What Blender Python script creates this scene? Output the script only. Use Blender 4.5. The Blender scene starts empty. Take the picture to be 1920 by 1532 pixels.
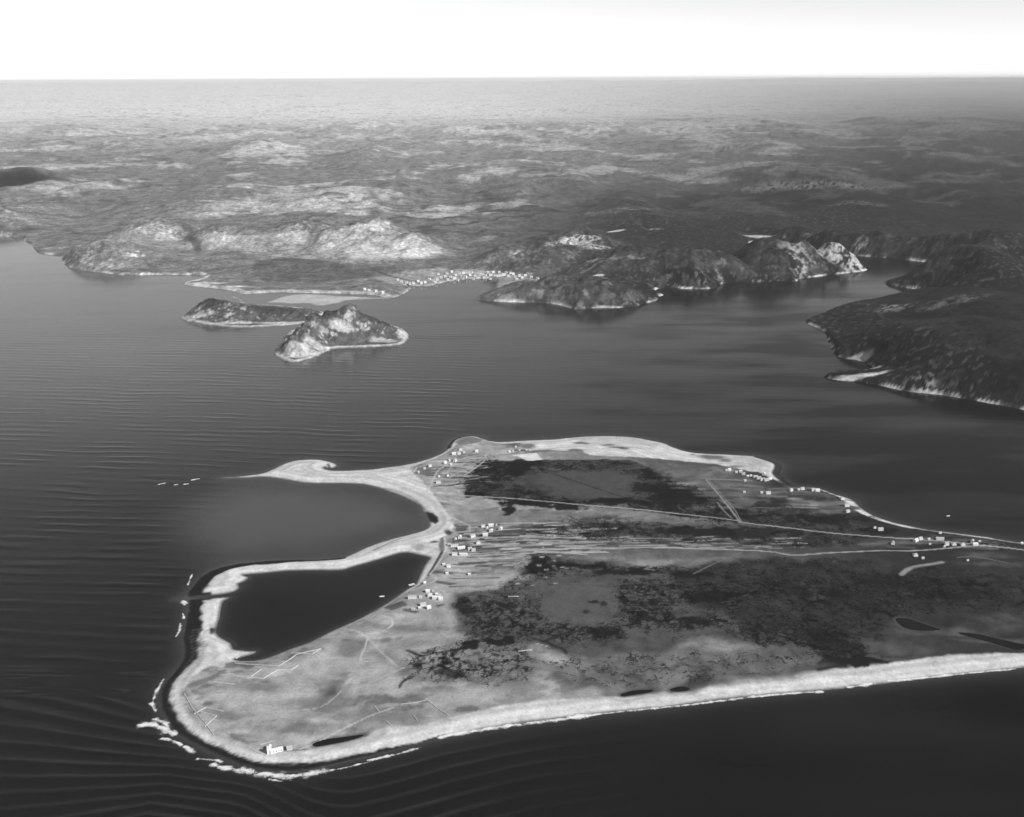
import bpy, bmesh, math, random
import numpy as np

random.seed(7)
scene = bpy.context.scene
COL = scene.collection

# ------------------------------------------------------------------ camera
W_PX, H_PX, F_PX = 1920.0, 1532.0, 2000.0          # photograph size and focal length in its pixels
CAM_H = 600.0
PITCH = math.atan((H_PX / 2 - 149.0) / F_PX)       # horizon height in the photograph
ROLL = math.radians(-0.22)
cam_data = bpy.data.cameras.new("camera")
cam = bpy.data.objects.new("camera", cam_data)
COL.objects.link(cam)
cam_data.sensor_fit = 'HORIZONTAL'
cam_data.sensor_width = 36.0
cam_data.lens = 36.0 * F_PX / W_PX
cam_data.clip_start = 1.0
cam_data.clip_end = 400000.0
cam.location = (0, 0, CAM_H)
from mathutils import Matrix, Vector
_R = Matrix.Rotation(math.pi / 2 - PITCH, 3, 'X') @ Matrix.Rotation(ROLL, 3, 'Z')
cam.rotation_euler = _R.to_euler()
scene.camera = cam
RM = np.array(_R)

# ------------------------------------------------------------------ sky, sun, exposure
SUN_EL, SUN_AZ = math.radians(36), math.radians(122)   # azimuth clockwise from +Y (view direction)
world = bpy.data.worlds.new("World")
scene.world = world
world.use_nodes = True
nt = world.node_tree
nt.nodes.clear()
sky = nt.nodes.new('ShaderNodeTexSky')
sky.sky_type = 'NISHITA'
sky.sun_disc = False
sky.sun_elevation = SUN_EL
sky.sun_rotation = SUN_AZ
sky.altitude = 600
sky.air_density = 0.8
sky.dust_density = 0.0
sky.ozone_density = 1.0
bw = nt.nodes.new('ShaderNodeRGBToBW')
bg = nt.nodes.new('ShaderNodeBackground')
bg.inputs['Strength'].default_value = 0.114
wo = nt.nodes.new('ShaderNodeOutputWorld')
nt.links.new(sky.outputs[0], bw.inputs[0])
nt.links.new(bw.outputs[0], bg.inputs['Color'])
nt.links.new(bg.outputs[0], wo.inputs['Surface'])
sd_ = bpy.data.lights.new("sun", 'SUN')
sd_.energy = 4.2
sd_.angle = math.radians(0.5)
sun = bpy.data.objects.new("sun", sd_)
COL.objects.link(sun)
to_sun = Vector((math.sin(SUN_AZ) * math.cos(SUN_EL), math.cos(SUN_AZ) * math.cos(SUN_EL), math.sin(SUN_EL)))
sun.rotation_euler = to_sun.to_track_quat('Z', 'Y').to_euler()
sun.location = (0, 0, 900)
scene.view_settings.view_transform = 'Standard'
scene.view_settings.look = 'None'
scene.view_settings.gamma = 1.0
scene.view_settings.use_curve_mapping = False
scene.view_settings.exposure = 0.42
scene.render.engine = 'CYCLES'
scene.cycles.use_denoising = True
scene.cycles.max_bounces = 5
scene.cycles.volume_bounces = 0
scene.cycles.sample_clamp_indirect = 6.0

HAZE_DENSITY, HAZE_G, HAZE_COL = 1.65e-5, -0.05, 0.99

# ------------------------------------------------------------------ helpers
def ray(px, py):
    v = np.array([(px - W_PX / 2) / F_PX, -(py - H_PX / 2) / F_PX, -1.0])
    return RM @ v

def gnd(px, py, z=0.0):
    """photograph point -> point of the level z, in metres"""
    d = ray(px, py)
    t = (z - CAM_H) / d[2]
    return d[0] * t, d[1] * t

def gpoly(pts):
    return np.array([gnd(*p) for p in pts])

def mpp(px, py):
    """metres per photograph pixel, across and in depth, on the ground there"""
    x, y = gnd(px, py)
    s = math.sqrt(x * x + y * y + CAM_H ** 2) / F_PX
    return s, s * math.sqrt(y * y + CAM_H ** 2) / CAM_H

_rng = np.random.RandomState(11)
_PERM = _rng.permutation(512)
_PERM = np.concatenate([_PERM, _PERM])
_ANG = _rng.rand(512) * 2 * np.pi
_GX, _GY = np.cos(_ANG), np.sin(_ANG)

def noise2(x, y):
    xi = np.floor(x).astype(np.int64); yi = np.floor(y).astype(np.int64)
    xf = x - xi; yf = y - yi
    u = xf * xf * xf * (xf * (xf * 6 - 15) + 10); v = yf * yf * yf * (yf * (yf * 6 - 15) + 10)
    def g(ix, iy, fx, fy):
        h = _PERM[(_PERM[ix & 511] + iy) & 511]
        return _GX[h] * fx + _GY[h] * fy
    a = g(xi, yi, xf, yf); b = g(xi + 1, yi, xf - 1, yf)
    c = g(xi, yi + 1, xf, yf - 1); d = g(xi + 1, yi + 1, xf - 1, yf - 1)
    return ((a + (b - a) * u) * (1 - v) + (c + (d - c) * u) * v) * 1.5

def fbm(x, y, scale, octaves=4, seed=0.0, gain=0.5):
    x = np.asarray(x) / scale + seed * 17.31; y = np.asarray(y) / scale - seed * 9.17
    s = 0; a = 1.0; t = 0
    for _ in range(octaves):
        s = s + a * noise2(x, y); t += a
        x = x * 2.03 + 3.7; y = y * 2.03 - 1.9; a *= gain
    return s / t

def ridged(x, y, scale, octaves=4, seed=0.0):
    x = np.asarray(x) / scale + seed * 13.7; y = np.asarray(y) / scale + seed * 5.3
    s = 0; a = 1.0; t = 0
    for _ in range(octaves):
        s = s + a * (1 - np.abs(noise2(x, y)) * 2); t += a
        x = x * 2.1 + 1.3; y = y * 2.1 + 7.7; a *= 0.5
    return s / t

def sstep(a, b, x):
    t = np.clip((x - a) / (b - a), 0, 1)
    return t * t * (3 - 2 * t)

def seg_dist(x, y, pts, closed=False):
    d = np.full(x.shape, 1e12)
    n = len(pts)
    for i in range(n if closed else n - 1):
        ax, ay = pts[i]; bx, by = pts[(i + 1) % n]
        vx, vy = bx - ax, by - ay
        L = vx * vx + vy * vy + 1e-9
        t = np.clip(((x - ax) * vx + (y - ay) * vy) / L, 0, 1)
        np.minimum(d, (x - ax - t * vx) ** 2 + (y - ay - t * vy) ** 2, out=d)
    return np.sqrt(d)

def inside(x, y, pts):
    r = np.zeros(x.shape, bool)
    n = len(pts)
    for i in range(n):
        ax, ay = pts[i]; bx, by = pts[(i + 1) % n]
        if ay == by: continue
        c = ((ay > y) != (by > y)) & (x < (bx - ax) * (y - ay) / (by - ay) + ax)
        r ^= c
    return r

def sdist(x, y, pts):
    d = seg_dist(x, y, pts, True)
    return np.where(inside(x, y, pts), d, -d)

def smooth_poly(pts, n=3):
    """Catmull-Rom through a traced closed outline"""
    p = np.asarray(pts, float); N = len(p); out = []
    for i in range(N):
        a, b, c, d = p[i - 1], p[i], p[(i + 1) % N], p[(i + 2) % N]
        for k in range(n):
            t = k / n
            out.append(0.5 * (2 * b + (c - a) * t + (2 * a - 5 * b + 4 * c - d) * t * t + (3 * b - a - 3 * c + d) * t ** 3))
    return np.array(out)

def smooth_line(pts, n=4):
    p = np.asarray(pts, float); N = len(p); out = []
    for i in range(N - 1):
        a, b, c, d = p[max(i - 1, 0)], p[i], p[i + 1], p[min(i + 2, N - 1)]
        for k in range(n):
            t = k / n
            out.append(0.5 * (2 * b + (c - a) * t + (2 * a - 5 * b + 4 * c - d) * t * t + (3 * b - a - 3 * c + d) * t ** 3))
    out.append(p[-1])
    return np.array(out)

def tag(o, label=None, cat=None, group=None, kind=None):
    if label: o['label'] = label
    if cat: o['category'] = cat
    if group: o['group'] = group
    if kind: o['kind'] = kind
    return o

def link_mesh(name, verts, faces, mat, parent=None, smooth=False):
    me = bpy.data.meshes.new(name)
    me.from_pydata([tuple(v) for v in verts], [], faces)
    me.update()
    if mat: me.materials.append(mat)
    if smooth: me.polygons.foreach_set('use_smooth', np.ones(len(me.polygons), bool))
    o = bpy.data.objects.new(name, me)
    COL.objects.link(o)
    if parent: o.parent = parent
    return o

def grid_object(name, X, Y, Z, mat, keep=None, attrs=None, smooth=True):
    """a surveyed height grid -> one mesh; keep masks the vertices that are needed"""
    R, C = X.shape
    idx = np.arange(R * C).reshape(R, C)
    q = np.stack([idx[:-1, :-1], idx[:-1, 1:], idx[1:, 1:], idx[1:, :-1]], -1).reshape(-1, 4)
    if keep is not None:
        k = keep.ravel()
        q = q[k[q].any(1)]
    used = np.unique(q)
    remap = np.full(R * C, -1); remap[used] = np.arange(len(used))
    q = remap[q]
    co = np.stack([X.ravel()[used], Y.ravel()[used], Z.ravel()[used]], -1).astype(np.float32)
    me = bpy.data.meshes.new(name)
    me.vertices.add(len(co)); me.vertices.foreach_set('co', co.ravel())
    me.loops.add(q.size); me.loops.foreach_set('vertex_index', q.ravel().astype(np.int32))
    me.polygons.add(len(q))
    me.polygons.foreach_set('loop_start', np.arange(0, q.size, 4, dtype=np.int32))
    me.polygons.foreach_set('loop_total', np.full(len(q), 4, np.int32))
    me.polygons.foreach_set('use_smooth', np.full(len(q), smooth))
    for an, av in (attrs or {}).items():
        a = me.attributes.new(an, 'FLOAT', 'POINT')
        a.data.foreach_set('value', np.ascontiguousarray(av.ravel()[used], dtype=np.float32))
    me.update(); me.validate()
    me.materials.append(mat)
    o = bpy.data.objects.new(name, me)
    COL.objects.link(o)
    return o

# ------------------------------------------------------------------ materials
def new_mat(name):
    m = bpy.data.materials.new(name); m.use_nodes = True
    t = m.node_tree; t.nodes.clear()
    out = t.nodes.new('ShaderNodeOutputMaterial')
    b = t.nodes.new('ShaderNodeBsdfPrincipled')
    t.links.new(b.outputs[0], out.inputs['Surface'])
    return m, t, b

def nnode(t, scale, detail=4, rough=0.6, vec=None, dist=0.0):
    n = t.nodes.new('ShaderNodeTexNoise')
    n.inputs['Scale'].default_value = scale; n.inputs['Detail'].default_value = detail
    n.inputs['Roughness'].default_value = rough; n.inputs['Distortion'].default_value = dist
    if vec: t.links.new(vec, n.inputs['Vector'])
    return n

def ramp(t, src, lo, hi, a=0.0, b=1.0):
    r = t.nodes.new('ShaderNodeMapRange')
    r.inputs['From Min'].default_value = lo; r.inputs['From Max'].default_value = hi
    r.inputs['To Min'].default_value = a; r.inputs['To Max'].default_value = b
    t.links.new(src, r.inputs['Value'])
    return r

def mathn(t, op, a, b):
    m = t.nodes.new('ShaderNodeMath'); m.operation = op
    for i, s in enumerate((a, b)):
        if isinstance(s, (int, float)): m.inputs[i].default_value = s
        else: t.links.new(s, m.inputs[i])
    return m.outputs[0]

def land_material(name, f1, f2, amount, bump_h, bump_scale, wet=False):
    """surveyed ground colour x fine procedural mottling, with fine relief"""
    m, t, b = new_mat(name)
    geo = t.nodes.new('ShaderNodeNewGeometry')
    at = t.nodes.new('ShaderNodeAttribute'); at.attribute_name = 'ground_tone'
    n1 = nnode(t, f1, 5, 0.65, geo.outputs['Position'])
    n2 = nnode(t, f2, 3, 0.6, geo.outputs['Position'])
    v1 = ramp(t, n1.outputs[0], 0.3, 0.7, 1 - amount, 1 + amount)
    v2 = ramp(t, n2.outputs[0], 0.3, 0.7, 1 - amount * 0.8, 1 + amount * 0.8)
    c = mathn(t, 'MULTIPLY', at.outputs['Fac'], mathn(t, 'MULTIPLY', v1.outputs[0], v2.outputs[0]))
    if wet:     # peat pools and channels in the wet ground
        wt = t.nodes.new('ShaderNodeAttribute'); wt.attribute_name = 'wet'
        p1 = nnode(t, 0.045, 6, 0.68, geo.outputs['Position'], 0.8)
        p2 = nnode(t, 0.11, 4, 0.6, geo.outputs['Position'], 0.5)
        ch = mathn(t, 'ABSOLUTE', mathn(t, 'SUBTRACT', p2.outputs[0], 0.5), 0)
        chm = ramp(t, ch, 0.016, 0.045, 1.0, 0.0)
        thr = mathn(t, 'SUBTRACT', mathn(t, 'ADD', p1.outputs[0], mathn(t, 'MULTIPLY', wt.outputs['Fac'], 0.24)), 0.735)
        pm = ramp(t, thr, 0.0, 0.03)
        ck = mathn(t, 'MULTIPLY', chm.outputs[0], ramp(t, thr, -0.17, -0.08).outputs[0])
        k = mathn(t, 'MAXIMUM', pm.outputs[0], ck)
        k = mathn(t, 'MULTIPLY', k, ramp(t, wt.outputs['Fac'], 0.1, 0.4).outputs[0])
        c = mathn(t, 'MULTIPLY', c, mathn(t, 'SUBTRACT', 1.0, mathn(t, 'MULTIPLY', k, 0.86)))
    t.links.new(c, b.inputs['Base Color'])
    b.inputs['Roughness'].default_value = 0.95
    b.inputs['Specular IOR Level'].default_value = 0.1
    bp = t.nodes.new('ShaderNodeBump'); bp.inputs['Distance'].default_value = bump_h
    bp.inputs['Strength'].default_value = 0.8
    n3 = nnode(t, bump_scale, 5, 0.7, geo.outputs['Position'])
    t.links.new(n3.outputs[0], bp.inputs['Height']); t.links.new(bp.outputs[0], b.inputs['Normal'])
    return m

M_ISLAND = land_material('island_ground', 0.35, 0.07, 0.19, 0.16, 0.35, True)
M_MAIN = land_material('mainland_heath_and_rock', 0.08, 0.018, 0.52, 3.5, 0.07)
M_ISLET = land_material('islet_rock', 0.16, 0.05, 0.4, 3.5, 0.12)

def simple_mat(name, val, rough=0.8, noise_amt=0.15, scale=1.5):
    m, t, b = new_mat(name)
    tc = t.nodes.new('ShaderNodeNewGeometry')
    n = nnode(t, scale, 4, 0.6, tc.outputs['Position'])
    r = ramp(t, n.outputs[0], 0.3, 0.7, val * (1 - noise_amt), min(0.9, val * (1 + noise_amt)))
    t.links.new(r.outputs[0], b.inputs['Base Color'])
    b.inputs['Roughness'].default_value = rough
    return m
M_WHITE = simple_mat('white_clapboard', 0.7, 0.6, 0.06)
M_PALE = simple_mat('pale_boards', 0.5, 0.8, 0.15)
M_ROOFL = simple_mat('pale_felt_roof', 0.55, 0.8, 0.12)
M_ROOFM = simple_mat('grey_shingle_roof', 0.36, 0.85, 0.2)
M_ROOFD = simple_mat('tarred_roof', 0.1, 0.9, 0.25)
M_DARK = simple_mat('weathered_boards', 0.12, 0.9, 0.3)
M_GLASS = simple_mat('window_glass', 0.03, 0.15, 0.1)
M_BRICK = simple_mat('chimney_brick', 0.2, 0.9, 0.2)
M_STONE = simple_mat('field_stone', 0.42, 0.9, 0.3, 0.8)
def foam_material():
    m, t, b = new_mat('sea_foam')
    b.inputs['Base Color'].default_value = (0.72, 0.72, 0.72, 1); b.inputs['Roughness'].default_value = 0.9
    at = t.nodes.new('ShaderNodeAttribute'); at.attribute_name = 'cover'
    geo = t.nodes.new('ShaderNodeNewGeometry')
    n = nnode(t, 0.9, 4, 0.75, geo.outputs['Position'])
    q = mathn(t, 'ADD', at.outputs['Fac'], mathn(t, 'MULTIPLY', mathn(t, 'SUBTRACT', n.outputs[0], 0.5), 2.4))
    a = ramp(t, q, -0.05, 0.9, 0.0, 0.9)
    t.links.new(a.outputs[0], b.inputs['Alpha'])
    return m
M_FOAM = foam_material()

def water_material():
    m, t, b = new_mat('sea_water')
    geo = t.nodes.new('ShaderNodeNewGeometry')
    at = t.nodes.new('ShaderNodeAttribute'); at.attribute_name = 'ruffle'
    si = t.nodes.new('ShaderNodeAttribute'); si.attribute_name = 'silt_and_crest'
    t.links.new(si.outputs['Fac'], b.inputs['Base Color'])
    b.inputs['IOR'].default_value = 1.33
    r = ramp(t, at.outputs['Fac'], 0, 1, 0.06, 0.17)
    sp = ramp(t, at.outputs['Fac'], 0, 1, 0.50, 0.06)
    t.links.new(sp.outputs[0], b.inputs['Specular IOR Level'])
    t.links.new(r.outputs[0], b.inputs['Roughness'])
    mp = t.nodes.new('ShaderNodeMapping'); mp.inputs['Scale'].default_value = (0.35, 1.0, 1.0)
    t.links.new(geo.outputs['Position'], mp.inputs['Vector'])
    n = nnode(t, 0.12, 4, 0.6, mp.outputs[0])
    bp = t.nodes.new('ShaderNodeBump'); bp.inputs['Distance'].default_value = 0.5; bp.inputs['Strength'].default_value = 0.35
    t.links.new(n.outputs[0], bp.inputs['Height']); t.links.new(bp.outputs[0], b.inputs['Normal'])
    return m
M_WATER = water_material()

# ------------------------------------------------------------------ traced outlines (photograph points, all on the shoreline)
ISLAND = [(415,896),(455,893),(490,888),(510,881),(530,871),(550,864.5),(575,862),(600,862.5),(618,866),(629,870),(631,874),(622,877.5),(613,877),(610,875.5),(607,878),
 (615,881.5),(640,883),(680,881),(700,880),(730,876),(760,872),(790,865),(815,856),(835,846),(841,836),(848,826),(862,820),(880,817),(898,818),(906,822),(920,827),(935,829),
 (960,828),(990,826),(1020,825),(1050,823),(1080,820),(1110,818),(1150,818),(1185,820),(1215,825),(1243,831),(1260,838),(1280,845),(1310,850),(1350,852),(1390,854),
 (1420,856),(1446,864),(1464,871),(1466,877),(1461,890),(1470,899),(1487,910),(1500,913),(1530,915),(1545,919),(1560,925),(1580,931),(1598,938),(1610,948),(1625,960),
 (1650,972),(1680,981),(1720,990),(1750,995),(1800,1001),(1850,1007),(1880,1013),(1925,1019),(1990,1028),(2100,1042),(2250,1065),(2250,1195),(2100,1225),
 (1920,1252),(1860,1259),(1800,1265),(1740,1272),(1680,1279),(1620,1286),(1560,1292),(1500,1298),(1440,1303),(1380,1309),(1320,1316),(1260,1325),(1200,1331),(1140,1337),
 (1090,1342),(1040,1349),(1000,1353),(960,1359),(920,1365),(880,1374),(840,1382),(800,1391),(760,1402),(720,1412),(690,1420),(660,1426),(630,1434),(600,1441),(570,1446),
 (540,1447),(500,1445),(470,1440),(440,1431),(420,1423),(400,1413),(370,1399),(345,1385),(325,1368),(312,1350),(303,1330),(300,1310),(303,1292),(312,1278),(325,1262),
 (335,1250),(344,1235),(345,1215),(343,1195),(347,1170),(351,1150),(354,1135),(353,1121),(352,1112),(358,1103),(365,1094),(380,1080),(400,1069),(420,1063),(450,1057),
 (500,1052),(550,1050),(600,1049),(640,1046),(655,1042),(680,1030),(705,1020),(730,1012),(760,1004),(790,996),(805,986),(804,975),(796,962),(787,948),(765,935),(740,925),
 (710,915),(680,908),(640,906),(600,906),(570,905),(540,900),(515,896),(490,894),(455,896)]
LAGOON = [(445,1106),(430,1112),(400,1116),(335,1122),(335,1125),(400,1121.5),(432,1120),(419,1127),(414,1140),(411,1160),(406,1175),(405,1187),(415,1197),(432,1206),(437,1217),(452,1219.5),(470,1221.5),
 (480,1221),(478,1225),(462,1230),(440,1237),(465,1240),(490,1237),(520,1227),(545,1217),(580,1205),(605,1192),(630,1180),(660,1167),(690,1152),(720,1135),(745,1118),(765,1104),(780,1095),(788,1078),
 (795,1063),(802,1052),(806,1045),(785,1040),(765,1036),(745,1038),(720,1046),(690,1055),(660,1063),(640,1069),(600,1069),(540,1070),(500,1074),(455,1078),(466,1082),(458,1090),(446,1095),(448,1100)]
PONDS = [
 [(585,1395),(605,1387),(640,1382),(682,1377),(672,1384),(640,1392),(610,1398),(590,1400)],
 [(1162,1303),(1180,1296),(1205,1293),(1225,1293),(1220,1298),(1190,1303),(1170,1306)],
 [(1255,1293),(1275,1287),(1293,1290),(1288,1295),(1265,1297)],
 [(1678,1160),(1700,1159),(1722,1166),(1752,1176),(1766,1180),(1740,1183),(1710,1181),(1690,1174)],
 [(1795,1186),(1830,1188),(1870,1197),(1905,1205),(1925,1210),(1912,1220),(1880,1212),(1850,1203),(1815,1194)],
]
GRASS = [(768,882),(800,868),(830,855),(848,843),(862,831),(880,824),(900,824),(935,834),(955,835),(965,838),(985,846),(1010,850),(1040,849),(1070,848),(1092,849),(1105,857),(1140,860),(1180,861),(1230,863),(1290,868),
 (1320,871),(1345,873),(1365,879),(1400,885),(1425,890),(1442,899),(1478,915),(1500,916),(1530,918),(1555,926),(1573,934),(1590,950),(1602,961),(1625,970),(1660,983),(1690,991),(1720,993),(1800,1004),(1880,1016),(1930,1022),(2100,1045),(2245,1066),
 (2245,1180),(2100,1200),(1920,1227),(1880,1230),(1830,1232),(1790,1233),(1750,1237),(1710,1243),(1660,1250),(1620,1254),(1560,1257),(1530,1262),(1480,1266),(1440,1270),(1400,1274),(1370,1280),(1345,1288),(1320,1294),(1280,1298),(1240,1300),
 (1200,1305),(1165,1308),(1140,1309),(1100,1314),(1060,1318),(1030,1315),(1010,1320),(970,1325),(930,1332),(890,1342),(850,1352),(810,1362),(780,1369),(745,1366),(720,1370),(695,1377),(675,1388),(640,1396),(600,1403),(570,1411),
 (545,1415),(510,1416),(480,1410),(440,1396),(400,1382),(380,1372),(360,1352),(345,1332),(340,1318),(345,1300),(352,1285),(370,1268),(395,1253),(425,1243),(460,1240),(510,1231),(545,1218),(600,1195),(690,1153),(750,1117),(785,1101),
 (800,1083),(815,1065),(829,1045),(836,1030),(832,1015),(838,1005),(848,995),(850,982),(838,966),(822,945),(808,925),(797,912),(785,900)]
MAINLAND = [(-120,440),(0,443),(40,446),(47,452),(62,463),(70,473),(90,477),(113,480),(117,488),(125,499),(160,507),(200,512),(235,516),(280,515),(330,515),(370,516),(388,516),(375,524),(345,531),(360,536),(400,540),(440,546),(455,551),
 (480,550),(520,548),(560,549),(620,550),(700,553),(722,558),(742,557),(760,549),(770,541),(758,535),(800,537),(830,530),(870,524),(910,522),(926,523),(930,533),(915,547),(900,556),(893,560.5),(905,563),(940,566),(980,567),(1020,568),
 (1050,572),(1068,577),(1080,580),(1110,578),(1150,577),(1185,576),(1205,570),(1230,564),(1236,556),(1243,553),(1228,547),(1235,541),(1260,540),(1300,542),(1335,541),(1345,535),(1365,531),(1400,530),(1440,528),(1470,527),(1490,529),
 (1500,523),(1530,519),(1560,515),(1600,511),(1620,508),(1625,505),(1612,498),(1590,493),(1520,484),(1440,464),(1405,458),(1425,451),(1480,457),(1560,474),(1640,482),(1680,485),(1740,492),(1776,497),(1768,504),(1735,512),(1705,520),(1682,526),(1658,530),
 (1672,535),(1700,540),(1740,545),(1755,551),(1735,558),(1705,561),(1660,568),(1600,577),(1560,584),(1530,593),(1512,601),(1520,610),(1535,615),(1548,625),(1552,637),(1558,650),(1563,662),(1580,671),(1600,674),(1622,680),(1638,690),
 (1630,698),(1600,699),(1565,698),(1545,706),(1560,711),(1600,716),(1640,721),(1665,726),(1690,732),(1720,736),(1760,740),(1800,746),(1850,755),(1900,764),(1930,770),(2100,800),(2300,830)]
ISLET_A = [(338,597),(350,602),(365,605),(400,610),(440,614),(480,613.5),(520,611),(555,608),(590,602),(610,592),(600,584),(560,578),(500,573),(430,575),(375,582),(350,590)]
ISLET_B = [(515,665),(525,672),(545,679.5),(562,678),(590,670),(612,659),(627,653.5),(660,652.5),(700,651),(735,649),(755,645),(765,636),(765,627),(755,619),(738,612),(700,606),(650,602),(600,604),(560,614),(538,628),(532,642),(520,656)]
SANDBAR = [(500,567),(528,557),(556,551.5),(600,552),(640,555),(690,557),(735,559),(700,561),(655,563),(635,568),(600,574),(575,569),(545,570),(525,568)]
SANDBAR_2 = [(433,557),(440,556),(452,561),(458,568),(450,568),(444,562)]

# ------------------------------------------------------------------ island: heights and ground tone
isl = smooth_poly(gpoly(ISLAND), 3)
lag = smooth_poly(gpoly(LAGOON), 2)
ponds = [smooth_poly(gpoly(p), 3) for p in PONDS]
grass = smooth_poly(gpoly(GRASS), 2)

gx = np.arange(-520, 1250, 1.7)
gy = np.arange(795, 1900, 2.4)
IX, IY = np.meshgrid(gx, gy)
coast_n = 3.0 * fbm(IX, IY, 22, 3, 1) + 1.2 * fbm(IX, IY, 6, 2, 2)
sd_isl = sdist(IX, IY, isl)
sd_lag = sdist(IX, IY, lag)
sd_pond = np.max([sdist(IX, IY, p) for p in ponds], 0)
land_d = np.minimum(sd_isl + coast_n * 0.5, np.minimum(-sd_lag + coast_n * 0.15, -sd_pond + coast_n * 0.2))
sd_grass = sdist(IX, IY, grass)
berm = 2.4 * np.exp(-((land_d - 24) / 14.0) ** 2)
IZ = np.where(land_d > 0, 2.2 * (1 - np.exp(-np.maximum(land_d, 0) / 12.0)) + berm * 0.7 + 2.8 * sstep(20, 160, land_d), np.maximum(land_d * 0.18, -3.0))
IZ += np.where(land_d > 6, (1.5 * fbm(IX, IY, 120, 4, 3) + 0.35 * fbm(IX, IY, 14, 3, 4)) * sstep(6, 40, land_d), 0)

class Paint:
    """lays ground tones on a surveyed grid, in metres on the ground"""
    def __init__(s, X, Y, tone, warp):
        s.X, s.Y, s.T = X, Y, tone
        s.wx = warp * fbm(X, Y, warp * 5, 4, 21); s.wy = warp * fbm(X, Y, warp * 5, 4, 22)
        s.fr = fbm(X, Y, 26, 5, 23, 0.62)
        s.x0, s.dx, s.y0, s.dy = X[0, 0], X[0, 1] - X[0, 0], Y[0, 0], Y[1, 0] - Y[0, 0]
    def win(s, xa, xb, ya, yb):
        R, C = s.X.shape
        c0 = int(np.clip((xa - s.x0) / s.dx, 0, C)); c1 = int(np.clip((xb - s.x0) / s.dx + 2, 0, C))
        r0 = int(np.clip((ya - s.y0) / s.dy, 0, R)); r1 = int(np.clip((yb - s.y0) / s.dy + 2, 0, R))
        return slice(r0, r1), slice(c0, c1)
    def mix(s, w, m, val, mod=None):
        t = s.T[w]
        v = val if mod is None else val * mod[w]
        s.T[w] = t + (v - t) * np.clip(m, 0, 1)
    def stroke(s, pts, width, val, alpha=1.0, soft=0.6, warp=0.0, world=False, curve=True):
        p = np.asarray(pts if world else gpoly(pts))
        if curve and len(p) > 2: p = smooth_line(p)
        pad = width * 2 + 12
        w = s.win(p[:, 0].min() - pad, p[:, 0].max() + pad, p[:, 1].min() - pad, p[:, 1].max() + pad)
        if s.X[w].size == 0: return
        d = seg_dist(s.X[w] + s.wx[w] * warp, s.Y[w] + s.wy[w] * warp, p)
        s.mix(w, alpha * (1 - sstep(width * (1 - soft), width * (1 + soft), d)), val)
    def area(s, pts, val, alpha=1.0, soft=6.0, warp=1.0, mod=None):
        p = gpoly(pts)
        pad = soft * 2 + 25
        w = s.win(p[:, 0].min() - pad, p[:, 0].max() + pad, p[:, 1].min() - pad, p[:, 1].max() + pad)
        if s.X[w].size == 0: return
        d = sdist(s.X[w] + s.wx[w] * warp, s.Y[w] + s.wy[w] * warp, p)
        s.mix(w, alpha * sstep(-soft, soft, d), val, mod)
    def blob(s, px, py, rx, ry, val, alpha=1.0, soft=0.5, warp=1.0, mod=None, frac=0.0):
        x, y = gnd(px, py); a, b = mpp(px, py)
        rx, ry = rx * a, ry * b
        w = s.win(x - rx * 2 - 20, x + rx * 2 + 20, y - ry * 2 - 20, y + ry * 2 + 20)
        if s.X[w].size == 0: return
        r = np.sqrt(((s.X[w] + s.wx[w] * warp - x) / rx) ** 2 + ((s.Y[w] + s.wy[w] * warp - y) / ry) ** 2)
        if frac: r = r + frac * s.fr[w]
        s.mix(w, alpha * (1 - sstep(1 - soft, 1 + soft, r)), val, mod)

tone = np.full(IX.shape, 0.465)
tone *= 1 + 0.10 * fbm(IX, IY, 30, 4, 5) + 0.08 * fbm(IX, IY, 5, 3, 6)
# strand lines parallel to the shore
tone *= 1 + (0.10 * np.sin(land_d * 0.55 + 3 * fbm(IX, IY, 60, 3, 7)) + 0.10 * np.sin(land_d * 0.21 + 2 * fbm(IX, IY, 90, 3, 14)) + 0.08 * fbm(IX, IY, 70, 4, 15)) * (land_d > 3)
tone *= 1 - 0.35 * (1 - sstep(1, 7, land_d))
P = Paint(IX, IY, tone, 7.0)
# turf inside the beach: pale in the west, heath in the east; part of the darkening is painted vignette
east = sstep(-40, 560, IX + 0.12 * (IY - 1000))
g_tone = 0.262 * (1 - east) + 0.020 * east
g_tone = g_tone * (1 + 0.40 * fbm(IX, IY, 90, 5, 8) + 0.25 * fbm(IX, IY, 12, 4, 9))
g_tone = g_tone * (1 - 0.55 * sstep(0.06, 0.28, fbm(IX, IY * 1.5, 70, 5, 11, 0.6)) * (1 - east)) * (1 + 0.35 * sstep(0.12, 0.3, fbm(IX, IY * 1.4, 45, 5, 12, 0.6)) * (1 - east))
gm = sstep(-2.5, 3.0, sd_grass + 3.0 * fbm(IX, IY, 9, 3, 10))
P.T += (g_tone - P.T) * gm

crackf = np.abs(fbm(IX + 5 * fbm(IX, IY, 12, 3, 31), IY * 0.9 + 5 * fbm(IX, IY, 12, 3, 32), 17, 3, 33))
cracks = 1 - sstep(0.06, 0.16, crackf)
crack2 = 1 - sstep(0.02, 0.10, np.abs(fbm(IX, IY, 9, 2, 34)))
patch = sstep(-0.05, 0.22, fbm(IX, IY, 30, 4, 35))
mott = 1 + 0.9 * fbm(IX, IY, 24, 5, 36)

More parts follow.
